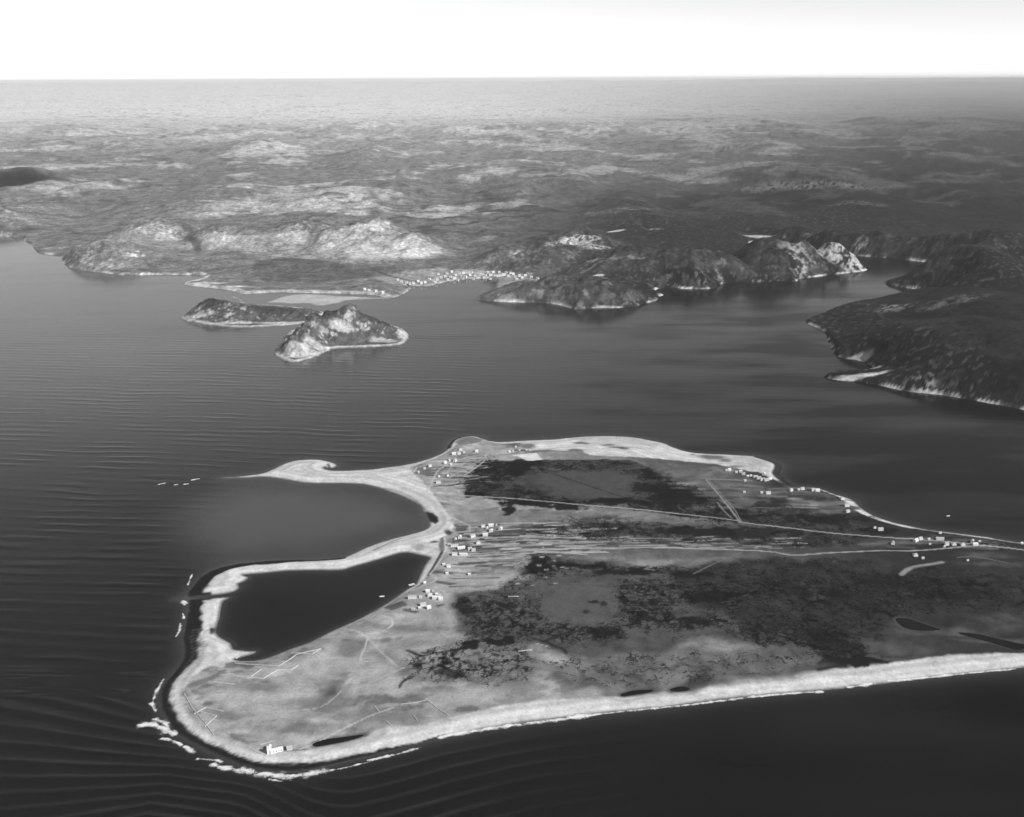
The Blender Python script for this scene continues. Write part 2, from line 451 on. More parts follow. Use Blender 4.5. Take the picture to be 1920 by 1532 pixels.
# wide bog tones
P_band = [([(985,1002),(1250,1003),(1420,1010),(1420,1050),(1250,1050),(1000,1050)], 0.075, .75), ([(1000,1240),(1200,1225),(1520,1225),(1560,1260),(1300,1298),(1180,1305),(1110,1314),(1060,1300)], 0.085, .85), ([(900,960),(1100,965),(1280,985),(1000,990),(900,985)], .11, .6), ([(1180,862),(1300,872),(1440,905),(1560,930),(1600,965),(1500,975),(1330,945),(1240,900)], .075, .7)]
for _p, _v, _a in P_band: P.area(_p, _v, _a, 10, 2.0, mott)
BOG_N = [(885,882),(930,868),(985,868),(1040,866),(1110,866),(1180,868),(1225,885),(1250,905),(1300,915),(1330,940),(1400,965),(1560,975),(1660,1000),(1500,1000),(1380,985),(1250,970),(1120,957),(960,947),(900,935),(868,925),(880,905)]
P.area(BOG_N, 0.038, 0.97, 4, 1.3, mott)
P.area([(1000,900),(1060,888),(1150,890),(1220,905),(1240,930),(1180,945),(1100,942),(1040,935)], 0.055, 0.9, 10, 1)
P.area([(880,1010),(1000,985),(1200,985),(1400,995),(1640,1010),(1700,1030),(1500,1042),(1300,1030),(1120,1030),(980,1035)], 0.045, 0.75, 8, 1.2, mott)
BOG_S = [(855,1118),(930,1108),(985,1062),(1010,1050),(1100,1052),(1230,1075),(1320,1062),(1450,1052),(1600,1056),(1800,1075),(1990,1100),(1990,1160),(1880,1150),(1700,1155),(1660,1185),(1560,1255),(1530,1258),(1520,1235),(1400,1215),(1300,1200),(1250,1225),(1180,1230),(1100,1240),(1060,1230),(1000,1220),(930,1235),(900,1220),(850,1180),(845,1140)]
P.area(BOG_S, 0.050, 0.92, 9, 1.4, mott)
P.area([(1040,1110),(1110,1090),(1165,1110),(1165,1150),(1100,1178),(1030,1180),(1000,1150),(1030,1125)], 0.075, 0.9, 8, 1)
P.area([(1250,1075),(1450,1050),(1700,1060),(1960,1090),(1960,1230),(1700,1155),(1650,1200),(1540,1200),(1400,1190),(1300,1140)], 0.020, 0.9, 12, 3.5, mott)
P.area([(760,1235),(830,1215),(900,1200),(985,1215),(1020,1245),(1000,1280),(930,1300),(880,1290),(780,1285),(745,1275)], 0.12, 0.8, 8, 1.4, mott)
P.area([(690,1220),(740,1203),(840,1210),(860,1230),(760,1260),(700,1250)], 0.15, 0.7, 8, 1.2)
P.area([(900,1290),(960,1275),(1000,1285),(985,1310),(940,1315)], 0.13, 0.7, 6, 1.2)
P.area([(980,1250),(1060,1240),(1120,1255),(1150,1280),(1100,1290),(1040,1262)], 0.17, 0.6, 6, 1)
P.area([(1080,1270),(1260,1240),(1340,1225),(1500,1235),(1520,1255),(1400,1268),(1330,1290),(1160,1300),(1090,1310)], 0.105, 0.85, 8, 1.5, mott)
P.area([(1230,1235),(1270,1215),(1290,1245),(1280,1280),(1250,1290),(1230,1270)], 0.15, 0.6, 5, 1)
for pts in ([(1120,1250),(1115,1258),(1130,1265),(1170,1272),(1205,1282)], [(1280,1245),(1300,1258),(1320,1255)], [(1320,1255),(1310,1270),(1295,1278)], [(1092,1265),(1097,1278)], [(1235,1255),(1260,1257),(1278,1250)]):
    P.stroke(pts, 2.6, 0.04, 0.6, 0.9, 1.6)
P.area([(1270,1290),(1290,1275),(1325,1262),(1325,1285),(1300,1293)], 0.035, 0.8, 4, 1)
# pale dry knolls
for a in ((620,1245,60,22),(690,1215,35,10),(800,1228,70,14),(690,1262,45,18),(880,1305,70,14),(540,1320,60,22),(1045,1240,25,9),(760,1170,60,14),(930,1085,60,10),(740,1290,40,12),(600,1390,60,10),(450,1300,30,16),(1100,1305,30,8)):
    P.blob(*a, 0.34, 0.7, 0.6, 1.6, None, 0.6)
for a in ((600,1325,60,14),(655,1220,22,14),(480,1290,45,10),(620,1300,25,20),(765,1183,60,7),(720,1348,60,14),(560,1370,70,9),(660,1210,30,8),(430,1345,30,8)):
    P.blob(*a, 0.12, 0.75, 0.7, 1.6, None, 0.6)
P.blob(622, 1300, 10, 6, 0.05, 0.8, 0.8)
# peat hags and pools: networks of dark cracks inside wet patches
import copy
P2 = copy.copy(P); P2.T = np.zeros(IX.shape)
P2.area(BOG_N, 0.95, 1, 6, 1.3); P2.area([(985,897),(1060,890),(1140,890),(1200,905),(1215,928),(1170,942),(1090,942),(1010,930),(960,912)], 0.05, 1, 8, 1.4); P2.area([(1000,1240),(1200,1225),(1520,1225),(1560,1260),(1300,1290),(1100,1300)], 0.42, 1, 10, 2); P2.area(BOG_S, 0.3, 1, 9, 1.4); P2.area([(1250,1075),(1450,1050),(1700,1060),(1960,1090),(1960,1150),(1700,1155),(1650,1200),(1540,1250),(1400,1200),(1300,1150)], 0.62, 1, 14, 2); P2.area([(980,1000),(1200,985),(1400,995),(1640,1010),(1500,1035),(1300,1025),(1120,1022)], 0.8, 1, 8, 1.2)
P2.area([(760,1235),(830,1215),(900,1200),(985,1215),(1020,1245),(1000,1280),(930,1300),(880,1290),(780,1285),(745,1275)], 0.5, 1, 8, 1.4)
P2.area([(860,1112),(930,1105),(985,1066),(1010,1060),(1030,1100),(1000,1150),(1030,1200),(960,1225),(870,1210),(850,1150)], 0.55, 1, 8, 1.4)
P2.area([(1160,1090),(1330,1085),(1350,1130),(1300,1185),(1180,1195),(1110,1205),(1090,1190),(1165,1160)], 0.55, 1, 8, 1.4)
P2.area([(1040,1110),(1110,1095),(1160,1112),(1160,1150),(1100,1175),(1035,1175),(1010,1150),(1030,1125)], 0.05, 1, 8, 1.4)
def hag(px, py, rx, ry, strength=1.0, field=None):
    x, y = gnd(px, py); a, b = mpp(px, py)
    r = np.sqrt(((IX + P.wx - x) / (rx * a)) ** 2 + ((IY + P.wy - y) / (ry * b)) ** 2)
    m = (1 - sstep(0.45, 1.2, r + 0.5 * fbm(IX, IY, 14, 3, 37))) * strength
    c = np.maximum(cracks, crack2 * sstep(0.0, 0.3, fbm(IX, IY, 22, 3, 38))) if field is None else field
    P.mix((slice(None), slice(None)), m * np.clip(c, 0, 1), 0.008)
    P2.mix((slice(None), slice(None)), m * 0.6, 1.0)
for h in ((950,1160,75,45),(1060,1190,60,22),(880,1265,90,18),(830,1245,60,25),(1020,1070,70,18),(1130,1195,45,16),(1210,1130,70,45),(1290,1175,70,12),(1320,1120,70,20),(1200,1075,110,10),(940,1250,50,20),(900,905,60,28),(950,880,45,12)):
    hag(*h)
for h in ((1030,1000,55,18),(985,935,60,22),(1250,925,80,22),(1350,975,90,18),(1480,970,110,20),(1530,1020,90,12),(1120,985,90,14),(1560,1200,60,40),(1450,1190,80,25),(1600,1130,90,30),(1750,1110,140,25),(1480,1110,90,30)):
    hag(*h, 0.8, np.maximum(cracks, patch * 0.8))
for px, py, rx, ry, al in ((915,880,40,9,.95),(985,876,30,8,.95),(960,888,26,6,.9),(1010,950,60,6,.9),(1060,957,30,5,.9),(890,931,18,4,.9),(1150,945,60,4,.9),(1235,920,40,12,.85),(1270,945,55,14,.9),(1225,895,22,8,.8),(955,962,18,7,.9),
        (1010,1064,25,14,.9),(1085,1066,40,5,.9),(1055,1008,60,3.5,.9),(1150,998,30,8,.6),(1400,1005,120,8,.75),(1290,1005,80,7,.7),(1200,1079,60,4,.85),(1300,1085,45,4,.85),(1320,1128,36,7,.9),(1340,1120,30,4,.9),(1210,1165,22,6,.8),(1130,1192,22,10,.8),
        (1290,1172,50,3.5,.8),(885,1218,14,6,.9),(870,1225,20,3,.9),(870,1140,8,10,.7),(880,1150,12,7,.8),(925,1208,14,5,.9),(950,1205,14,5,.9),(955,1140,20,4,.8),(850,1268,30,6,.7),(1560,1215,40,22,.7),(1600,1245,50,8,.9),(1560,1250,36,5,.9),(1570,1205,20,4,.8),(1680,1225,45,6,.7),
        (1560,960,50,7,.8),(1450,950,40,6,.7),(1500,940,60,4,.6),(1560,975,70,6,.8),(1640,1000,30,4,.8),(1720,1100,70,4,.7),(1630,1090,40,8,.6),(1790,1120,60,6,.6),(1110,1137,8,3,.8),(1131,1139,6,3,.7),(1102,1154,6,2.5,.7)):
    P.blob(px, py, rx * 1.1, ry * 1.15, 0.006, min(1, al + 0.1), 0.22, 1.5, None, 1.5)
for pts, wd in (([(1000,1205),(1035,1215),(1055,1222),(1063,1230)],2.4),([(1020,1210),(1045,1198),(1085,1187),(1110,1183)],2.0),([(765,1225),(790,1238)],2.4),([(820,1232),(860,1225),(885,1216)],2.4),([(750,1292),(760,1282),(778,1277)],1.6),([(1040,895),(1100,915),(1170,938),(1230,955)],1.6),([(1480,1065),(1540,1070),(1580,1100),(1595,1120)],4.5),([(1670,1085),(1720,1095),(1790,1095),(1860,1085)],4)):
    P.stroke(pts, wd, 0.012, 0.9, 0.6, 0.5)
# dark heath hollow east, pale meadows by the villages
for a in ((1470,908,25,6),(1480,915,30,6)): P.blob(*a, 0.012, 0.9, 0.5, 0.6)
P.area([(1605,961),(1625,972),(1700,993),(1680,992),(1640,985),(1615,975)], 0.010, 0.9, 3, 0.4)
P.area([(1690,1000),(1750,1003),(1750,1012),(1660,1010)], 0.02, 0.7, 4, 1)
for a in ((1510,950,30,6,.2),(1560,962,35,4,.13),(1490,940,12,4,.18),(1570,950,25,8,.13),(1150,960,35,8,.16),(1160,1018,40,5,.11),(1220,1050,45,6,.1),(1385,915,40,7,.12),(1350,885,30,6,.14),(1300,890,60,8,.12),(1390,935,30,8,.1),(1290,912,28,4,.22),(1300,922,30,2,.14),(1440,928,18,3,.15),(1330,900,26,4,.13),(1300,955,30,8,.06),
          (1850,1045,40,6,.07),(1870,1062,60,4,.06),(1640,1025,50,3,.09),(1700,1020,50,4,.08),(1760,1018,60,3,.08),(1820,1030,40,3,.07),(1770,1188,80,7,.08),(1860,1205,60,4,.09),(1900,1170,60,14,.06),(1700,1225,50,8,.07),(1660,1215,30,5,.06),(1550,1255,30,5,.06),(1440,1255,90,14,.09),(1480,1225,50,5,.07)):
    P.blob(a[0], a[1], a[2], a[3], a[4], 0.75, 0.6, 1.3, mott)
P.stroke([(1690,1083),(1703,1074),(1730,1067),(1766,1060)], 3.2, 0.2, 1.0, 0.5, 0.3)
P2.stroke([(1690,1083),(1703,1074),(1730,1067),(1766,1060)], 5, 0.0)
P.area([(1705,1083),(1712,1073),(1760,1066),(1780,1062),(1830,1066),(1800,1080),(1740,1088)], 0.018, 0.8, 4, 0.6)
# narrow croft strips behind the lagoon village and along the northern hamlet
rs = random.Random(5)
for k in range(260):
    py = rs.choice([rs.uniform(985, 1105), rs.uniform(1000, 1050)])
    x0 = 850 + rs.random() ** 1.3 * 230 - (py - 1040) * 0.4 * (py > 1040)
    L = rs.uniform(18, 90)
    if py > 1048: L = max(4, min(L, 985 - (py - 1048) * 1.1 - x0))
    sl = rs.uniform(-0.04, 0.02)
    P.stroke([(x0, py), (x0 + L, py + sl * L)], rs.uniform(0.9, 2.4), rs.choice([.035, .03, .05, .36, .3, .26, .4]), rs.uniform(.6, 1), 0.35)
for k in range(80):
    py = rs.uniform(862, 922); x0 = rs.uniform(800, 880)
    P.stroke([(x0, py), (x0 + rs.uniform(15, 50), py + rs.uniform(-2, 1))], rs.uniform(1.1, 2.4), rs.choice([.04, .05, .36, .32, .26]), .85, 0.35)
for k in range(110):
    py = rs.uniform(1014, 1036); x0 = rs.uniform(950, 1500)
    P.stroke([(x0, py), (x0 + rs.uniform(15, 60), py + rs.uniform(-1, 1))], rs.uniform(1, 2.2), rs.choice([.03, .22, .28, .2]), .8, 0.4)
for k in range(60):
    py = rs.uniform(905, 960); x0 = rs.uniform(1300, 1580)
    P.stroke([(x0, py), (x0 + rs.uniform(15, 70), py + rs.uniform(-1, 2))], rs.uniform(1.2, 3), rs.choice([.03, .015, .12, .15, .1]), .6, 0.5)
for k in range(40):
    py = rs.uniform(1008, 1032); x0 = rs.uniform(1640, 1880)
    P.stroke([(x0, py), (x0 + rs.uniform(15, 60), py + rs.uniform(0, 3))], rs.uniform(1, 2.2), rs.choice([.02, .015, .1, .13, .08]), .6, 0.5)
for q in ([(805,1074),(850,1076),(850,1080),(812,1080)], [(815,1093),(860,1096),(845,1100),(820,1098)], [(880,1102),(908,1104),(895,1107),(885,1106)], [(855,991),(878,990),(874,998),(853,999)], [(903,1071),(916,1070),(912,1076),(900,1075)], [(920,1072),(930,1070),(926,1077),(917,1076)], [(757,1146),(786,1149),(780,1154),(756,1150)], [(715,1140),(755,1130),(765,1140),(735,1150)], [(842,1032),(900,1036),(935,1037),(935,1034),(880,1032)], [(920,1000),(978,998),(975,1004),(918,1006)], [(817,1139),(835,1136),(833,1140),(820,1143)], [(860,1057),(930,1056),(900,1061),(860,1061)]):
    P.area(q, 0.055, 0.85, 1.5, 0.2)
for q in ([(452,1250),(480,1248),(478,1256),(462,1262)], [(350,1290),(372,1280),(400,1270),(420,1262),(425,1268),(395,1280),(368,1292),(352,1296)], [(425,1246),(455,1246),(440,1258),(420,1258)], [(455,1262),(462,1266),(440,1268),(428,1265)], [(448,1252),(478,1246),(478,1250),(462,1258)]):
    P.area(q, 0.11, 0.75, 1.8, 0.25)
P.area([(960,856),(1006,852),(1018,866),(990,868)], 0.56, 1.0, 0.8, 0.0)
P.stroke([(968,858),(988,868)], 1.2, 0.02, 0.6, 0.5)
P.blob(903, 1096, 34, 12, 0.25, 0.6, 0.6); P.blob(935, 1076, 40, 8, 0.22, 0.6, 0.6)
P.area([(838,980),(870,962),(930,958),(945,965),(940,985),(900,992),(860,990)], 0.19, 0.55, 5, 1)
# sand spread along the north shore: darker damp band and tufts
P.area([(1065,824),(1110,819),(1170,819),(1240,833),(1280,846),(1240,842),(1170,835),(1100,836)], 0.36, 0.7, 3, 0.5)
for a in ((1090,834,14,1.6),(1140,838,14,2),(1160,842,22,1.6),(1170,844,10,1.8),(1020,848,30,2.2),(1080,847,16,2.4),(1335,860,24,5),(1360,866,14,3),(1300,856,5,2),(1380,878,16,2.5),(970,838,10,3),(990,840,14,4),(965,836,12,1.6)):
    P.blob(*a, 0.07, 0.85, 0.5, 0.7)
P.blob(1405, 870, 34, 12, 0.33, 0.7, 0.6); P.blob(1255, 850, 45, 9, 0.52, 0.6, 0.7)
P.area([(850,830),(862,824),(880,821),(905,824),(900,832),(880,836),(862,838)], 0.11, 0.8, 3, 0.6)
# spit: slight damp edge and bank line behind the bay
P.stroke([(700,912),(740,921),(772,934),(792,950),(808,968)], 1.6, 0.16, 0.7, 0.6, 0.2)
P.stroke([(700,1036),(728,1022),(752,1012)], 1.5, 0.15, 0.7, 0.6, 0.2)
P.stroke([(610,878),(618,878),(615,872)], 1.6, 0.03, 0.9, 0.5)
P.area([(796,960),(812,964),(822,972),(822,981),(815,985),(806,978)], 0.012, 1.0, 2, 0.3)
P.area([(770,1028),(790,1024),(800,1032),(785,1036)], 0.22, 0.7, 3, 0.6); P.blob(814, 1019, 6, 2.5, 0.04, 0.9, 0.5); P.blob(842, 1001, 8, 4, 0.02, 0.95, 0.5)
P.area([(824,1012),(833,1008),(834,1036),(828,1042),(822,1030)], 0.07, 0.85, 2, 0.4)
P.stroke([(828,1040),(815,1062),(803,1082)], 2.0, 0.035, 0.95, 0.5)
P.stroke([(790,1098),(760,1116),(735,1132),(700,1150)], 1.3, 0.04, 0.85, 0.5)
P.stroke([(796,1092),(765,1112),(738,1129),(690,1156),(640,1178)], 1.1, 0.34, 0.8, 0.5)
# intertidal dark rock and weed fringe round the western point
FR = [(830,1384),(760,1403),(690,1421),(630,1433),(560,1440),(500,1438),(440,1424),(385,1398),(348,1376),(324,1350),(311,1320),(311,1292),(328,1268),(350,1244),(359,1205),(363,1165),(365,1125),(373,1104),(390,1085),(425,1068),(470,1058),(560,1051),(640,1047)]
frl = smooth_line(gpoly(FR))
frd = seg_dist(IX + P.wx * 0.5, IY + P.wy * 0.5, frl)
wfr = 4.6 + 4.6 * sstep(990, 1040, IY) * sstep(-235, -290, IX)
wfr = wfr * (1 - 0.65 * sstep(-170, -60, IX) * (IY < 1000)) * (1 - 0.5 * sstep(-260, -190, IX) * (IY > 1120)) * (0.85 + 0.6 * fbm(IX, IY, 22, 3, 41))
P.mix((slice(None), slice(None)), 1 - sstep(wfr * 0.9, wfr * 1.5, frd), 0.007)
peb = (1 - sstep(wfr * 1.3, wfr * 3.2, frd)) * sstep(-0.1, 0.15, fbm(IX, IY, 4.5, 2, 42)) * ((IX < -60) & (IY < 1090))
P.mix((slice(None), slice(None)), peb * 0.45, 0.09)
P.mix((slice(None), slice(None)), (1 - sstep(5, 9, land_d)) * (1 - sstep(wfr * 2.0, wfr * 3.0, frd)), 0.007)
wr = 1 - sstep(0.5, 3.2, land_d)              # wet edge of every other shore
P.mix((slice(None), slice(None)), wr * 0.75, 0.05)
for q, wd in (([(842,840),(846,828),(860,822),(880,818.5),(900,820),(918,826)], 5.0), ([(1420,858),(1446,866),(1458,873),(1456,884),(1456,892),(1470,902),(1486,911)], 7.5)):
    P.stroke(q, wd, 0.013, 0.97, 0.4, 0.4)
P.stroke([(1590,1256),(1560,1258),(1530,1261)], 3, 0.012, 0.9, 0.7, 1.2)
# roads, tracks, ditches
for pts, wd, v in (([(812,927),(900,935),(1020,945.5),(1110,954),(1250,966.5),(1380,982),(1392,986),(1500,998),(1587,1006),(1697,1013),(1790,1020),(1880,1030),(1930,1036),(2100,1055)],1.5,.26),
        ([(835,1045),(900,1045),(1000,1037),(1120,1035),(1240,1034),(1350,1037),(1440,1040),(1485,1047),(1560,1043),(1650,1038),(1710,1037),(1790,1030),(1830,1026),(1880,1030)],1.7,.24),
        ([(960,1048),(1010,1042),(1060,1043),(1100,1046)],1.8,.24),
        ([(1324,904),(1345,930),(1370,962),(1388,986)],1.6,.17),([(1329,904),(1352,932),(1378,964),(1390,984)],1.0,.12),([(1325,903),(1365,903),(1410,904)],1.4,.2),
        ([(1345,948),(1355,962),(1372,978)],1.2,.13),
        ([(800,927),(806,915),(815,898),(822,885),(840,873),(870,862),(890,857),(915,857)],1.2,.3),([(815,898),(832,895),(845,880),(855,870)],1.0,.28),([(872,895),(890,882),(910,867)],1.2,.3),([(915,867),(910,857),(920,850),(960,845)],1.2,.28),
        ([(772,903),(773,893),(782,880)],1.1,.34),([(806,922),(825,952),(832,962)],1.3,.33),([(836,965),(860,980),(880,988),(881,1000)],1.2,.3),
        ([(833,1010),(836,1030),(833,1042),(818,1066),(806,1080)],1.2,.36),([(806,1080),(818,1088),(815,1094),(795,1102),(770,1110)],1.2,.32),
        ([(835,1044),(870,1045),(905,1046),(960,1044)],1.1,.28),([(1390,1043),(1340,1063),(1300,1082)],1.1,.1),
        ([(640,1180),(672,1190),(690,1200),(720,1232),(745,1256)],1.0,.32),([(700,1158),(730,1162),(737,1174),(728,1182)],1.2,.34),([(690,1200),(682,1222),(676,1240),(690,1245)],1.2,.33),
        ([(560,1410),(620,1380),(680,1355),(740,1330)],0.9,.3),([(680,1290),(760,1258)],1.0,.28),
        ([(1005,1213),(1030,1219)],.9,.25),([(1180,1017),(1260,1017)],1.0,.16),([(1250,1020),(1300,1022)],1.0,.14),
        ([(1805,1018),(1870,1020),(1890,1030)],.9,.09),([(1795,1050),(1830,1048),(1890,1060)],1.4,.09),
        ([(520,1340),(600,1330),(640,1300)],.8,.27)):
    P.stroke(pts, wd * 0.85, v * 1.25, 0.95, 0.45, 0.1)
    P2.stroke(pts, wd * 1.3, 0.0, 1.0, 0.4, 0.1)
# light crofters' enclosures west of the lagoon mouth are built as walls below; their trodden verges:
for pts in ([(450,1243),(500,1240),(560,1252)], [(478,1256),(520,1262),(540,1255)], [(415,1270),(470,1272),(490,1266)], [(352,1296),(380,1340),(400,1372),(430,1388)]):
    P.stroke(pts, 1.4, 0.33, 0.7, 0.6)
I_TONE = np.clip(P.T, 0.006, 0.62)
island = grid_object('island_terrain', IX, IY, IZ, M_ISLAND, keep=(land_d > -9), attrs={'ground_tone': I_TONE, 'wet': P2.T * sstep(0, 6, land_d) * sstep(0, 5, sd_grass)})
tag(island, kind='structure')

def isl_z(x, y):
    c = (x - gx[0]) / 1.7; r = (y - gy[0]) / 2.4
    c0, r0 = int(c), int(r)
    if not (0 <= c0 < len(gx) - 1 and 0 <= r0 < len(gy) - 1): return 0.0
    u, v = c - c0, r - r0
    return float((IZ[r0, c0] * (1 - u) + IZ[r0, c0 + 1] * u) * (1 - v) + (IZ[r0 + 1, c0] * (1 - u) + IZ[r0 + 1, c0 + 1] * u) * v)

# ------------------------------------------------------------------ mainland
main = gpoly(MAINLAND)
main = np.vstack([smooth_line(main, 3), [(9000, 1700), (160000, 1700), (160000, 200000), (-160000, 200000), (-160000, main[0][1])]])
rows = np.concatenate([np.linspace(1900, 5000, 560), 5000 * np.exp(np.linspace(0, math.log(130000 / 5000.0), 300))[1:]])
cu = np.linspace(-1, 1, 860)
MY = np.repeat(rows[:, None], len(cu), 1)
MX = MY * 0.60 * cu[None, :] + 0 * MY
far = MY > 6800
sd_m = np.full(MX.shape, 4000.0)
near_rows = int(np.searchsorted(rows, 6800))
sd_m[:near_rows] = sdist(MX[:near_rows], MY[:near_rows], main)
sd_m = sd_m + (14 * fbm(MX, MY, 90, 4, 51) + 6 * fbm(MX, MY, 22, 2, 52)) * sstep(12, 60, sd_m) + 2.5 * fbm(MX, MY, 30, 3, 53)
wx = 45 * fbm(MX, MY, 200, 4, 54); wy = 45 * fbm(MX, MY, 200, 4, 55)

def hills(X, Y, lst, warp=1.0, wxx=None, wyy=None, p=4.0):
    s = np.zeros(X.shape)
    for (px, pt, pb, rx, ry) in lst:
        x, y = gnd(px, pb)
        d = ray(px, pt); t = math.hypot(x, y) / math.hypot(d[0], d[1])
        h = CAM_H + d[2] * t
        a, b = mpp(px, pb)
        q = ((X + wxx * warp - x) / (rx * a)) ** 2 + ((Y + wyy * warp - y) / ry) ** 2
        s += (h * np.exp(-q ** 1.15)) ** p
    return s ** (1 / p)
# (x, crest, ground under the crest, half width) in photograph points, half depth in metres
HILLS = [(290,420,452,78,170),(215,458,489,70,130),(150,470,492,50,120),(410,434,462,50,150),(480,440,464,60,150),(560,430,462,70,170),(640,440,470,60,150),(700,424,466,70,200),(770,444,476,60,150),
 (960,468,500,55,150),(1080,444,480,90,200),(1030,470,505,60,120),(985,535,556,60,90),(1050,528,558,60,110),(1120,527,562,55,110),(1170,545,566,40,80),(1200,475,515,110,220),(1290,478,522,80,150),(1350,490,522,50,110),
 (1440,455,510,55,120),(1500,460,509,45,100),(1560,458,503,42,80),(1600,480,503,22,60),(1500,432,452,40,130),(1560,436,466,45,130),(1640,440,478,70,170),(1740,452,486,80,170),(1860,440,500,120,260),(1760,485,520,50,150),(1830,470,540,90,250),
 (1640,566,582,90,90),(1740,553,580,90,130),(1830,560,605,110,220),(1720,640,676,120,170),(1850,620,690,160,260),(1940,580,640,160,300),(1760,695,722,80,70),
 (60,328,356,62,220),(-20,330,358,60,220),(1120,246,262,160,1600),(1290,243,260,130,1500),(1420,247,262,110,1300),(1810,249,266,140,1500),(960,256,268,140,1300),(1700,296,318,160,900),(1480,322,345,120,600),(400,388,405,160,400),(640,380,400,140,400)]
hg = random.Random(17)
for k in range(46):          # low whalebacks of the interior
    pb = hg.uniform(255, 425) if k < 32 else hg.uniform(250, 300)
    D = gnd(960, pb)[1]
    rise = hg.uniform(35, 85) * (0.7 + 0.5 * (D > 8000)) / D * F_PX
    HILLS.append((hg.uniform(-60, 1980), pb - rise, pb, hg.uniform(40, 130), hg.uniform(180, 420) * (1 + D / 8000)))
hh = hills(MX, MY, HILLS, 0.8, wx, wy)
inland = sstep(0, 1500, sd_m)
base = 14 * sstep(0, 120, sd_m) + 26 * inland + sstep(5000, 14000, MY) * 70
roll = (40 * fbm(MX, MY, 560, 5, 61) + 12 * (ridged(MX, MY, 240, 4, 62) - 0.5)) * (0.25 + 0.75 * inland) * (1 - 0.93 * sstep(9500, 16000, MY)) + 70 * fbm(MX, MY, 3500, 4, 63) * sstep(6000, 12000, MY)
mount = (215 + 300 * fbm(MX, MY, 9000, 4, 64) + 200 * sstep(0, 30000, MX)) * sstep(26000, 70000, MY)
crag = (ridged(MX, MY, 75, 5, 65) - 0.62) * np.clip(hh, 0, 110) * (0.24 - 0.17 * sstep(500, 900, MX)) * (1 - sstep(4500, 6000, MY))
MZ = np.maximum(base + roll, 6) + mount + hh + crag
# flat ground at the cove village and the plain west of it
flat = np.zeros(MX.shape)
for (px, py, rx, ry) in ((845,522,115,130),(600,525,180,210),(430,525,70,90),(1418,444,40,90)):
    x, y = gnd(px, py); a, b = mpp(px, py)
    q = np.sqrt(((MX - x) / (rx * a)) ** 2 + ((MY - y) / ry) ** 2)
    flat = np.maximum(flat, 1 - sstep(0.6, 1.15, q))
MZ = MZ * (1 - flat) + (5 + 2 * fbm(MX, MY, 60, 3, 66)) * flat
steep = 0.95 + 0.5 * fbm(MX, MY, 120, 3, 67)
lim = np.maximum(sd_m, 0) * steep
MZ = np.where(sd_m > 0, np.minimum(MZ, lim) * 0.85 + 0.15 * MZ * sstep(0, 40, sd_m) + 0.3, np.maximum(sd_m * 0.3, -6))

def main_hit(px, py):
    """where the line of sight through a photograph point meets the mainland"""
    d = ray(px, py)
    ys = np.exp(np.linspace(math.log(1910), math.log(60000), 6000))
    xs = d[0] / d[1] * ys; zs = CAM_H + d[2] / d[1] * ys
    r = np.clip(np.searchsorted(rows, ys) - 1, 0, len(rows) - 2)
    c = np.clip(np.round((xs / (0.60 * ys) + 1) / 2 * (len(cu) - 1)).astype(int), 0, len(cu) - 1)
    hz = np.maximum(MZ[r, c], 0)
    k = np.argmax(zs <= hz)
    return xs[k], ys[k], hz[k]

# ground tone of the mainland: heath, barrens, bare rock, with distance haze and vignette painted in
gzx = np.gradient(MZ, axis=1) / np.maximum(np.gradient(MX, axis=1), 1e-3)
gzy = np.gradient(MZ, axis=0) / np.maximum(np.gradient(MY, axis=0), 1e-3)
slope = np.sqrt(gzx ** 2 + gzy ** 2)
east_vignette = sstep(-0.13, 0.15 + 0.32 * sstep(4300, 7500, MY), MX / (MY + 400))  # darkens toward the right of the view: darker heath plus painted vignette
heath = 0.15 * (1 - east_vignette) + 0.008 * east_vignette + (0.32 * (1 - east_vignette) + 0.06) * sstep(6000, 18000, MY)  # heath tone; its distance term whitens the colour in place of haze
barren_hazed = 0.37 * (1 - east_vignette) + 0.05 * east_vignette + (0.17 * (1 - east_vignette) + 0.08) * sstep(6000, 20000, MY)  # barrens tone with the same haze whitening painted in by distance
n_big = fbm(MX, MY * 0.8, 700, 6, 71, 0.6); n_mid = fbm(MX, MY, 160, 5, 72, 0.6)
bm = sstep(-0.02, 0.22, n_big + 0.45 * n_mid + 0.12 * sstep(4300, 6500, MY) - 0.16 + 0.0035 * np.clip(hh + roll - 20, -40, 80))
mt = heath + (barren_hazed - heath) * (bm * (0.35 + 0.65 * inland) * (1 - 0.7 * sstep(10000, 18000, MY)) + 0.4 * sstep(10000, 18000, MY))  # far contrast faded in the colour to imitate haze
rockn = fbm(MX, MY, 45, 4, 73, 0.65)
rm = sstep(0.82, 0.98, slope + 1.1 * rockn + 0.35 * fbm(MX, MY, 14, 2, 78)) * (0.10 + 0.9 * (1 - east_vignette)) * sstep(0.02, 0.2, rockn + 0.12)
mt = mt + (0.34 - mt) * rm * 0.75 * (1 - 0.9 * sstep(850, 950, MX) * sstep(3100, 2950, MY))
hd = sstep(900, 1000, MX) * sstep(3000, 2850, MY)
speck = (fbm(MX, MY, 16, 2, 74) > 0.30) * (sd_m < 700) * (1 - hd)
mt = mt * (1 - 0.45 * hd)
mt = mt + (0.08 + 0.16 * (1 - east_vignette) - mt) * speck * 0.6
stream = sstep(0.05, 0.0, np.abs(fbm(MX, MY, 900, 4, 75))) * (MY > 3800)
mt *= 1 - 0.45 * stream
shore = (1 - sstep(3.0, 9.0 - 3.0 * east_vignette, sd_m)) * sstep(-0.10, 0.22, fbm(MX, MY, 70, 4, 76) + 0.5 * rockn)
mt = mt + (0.42 - mt) * shore
rockf = fbm(MX + 6 * rockn, MY, 17, 3, 77, 0.6)
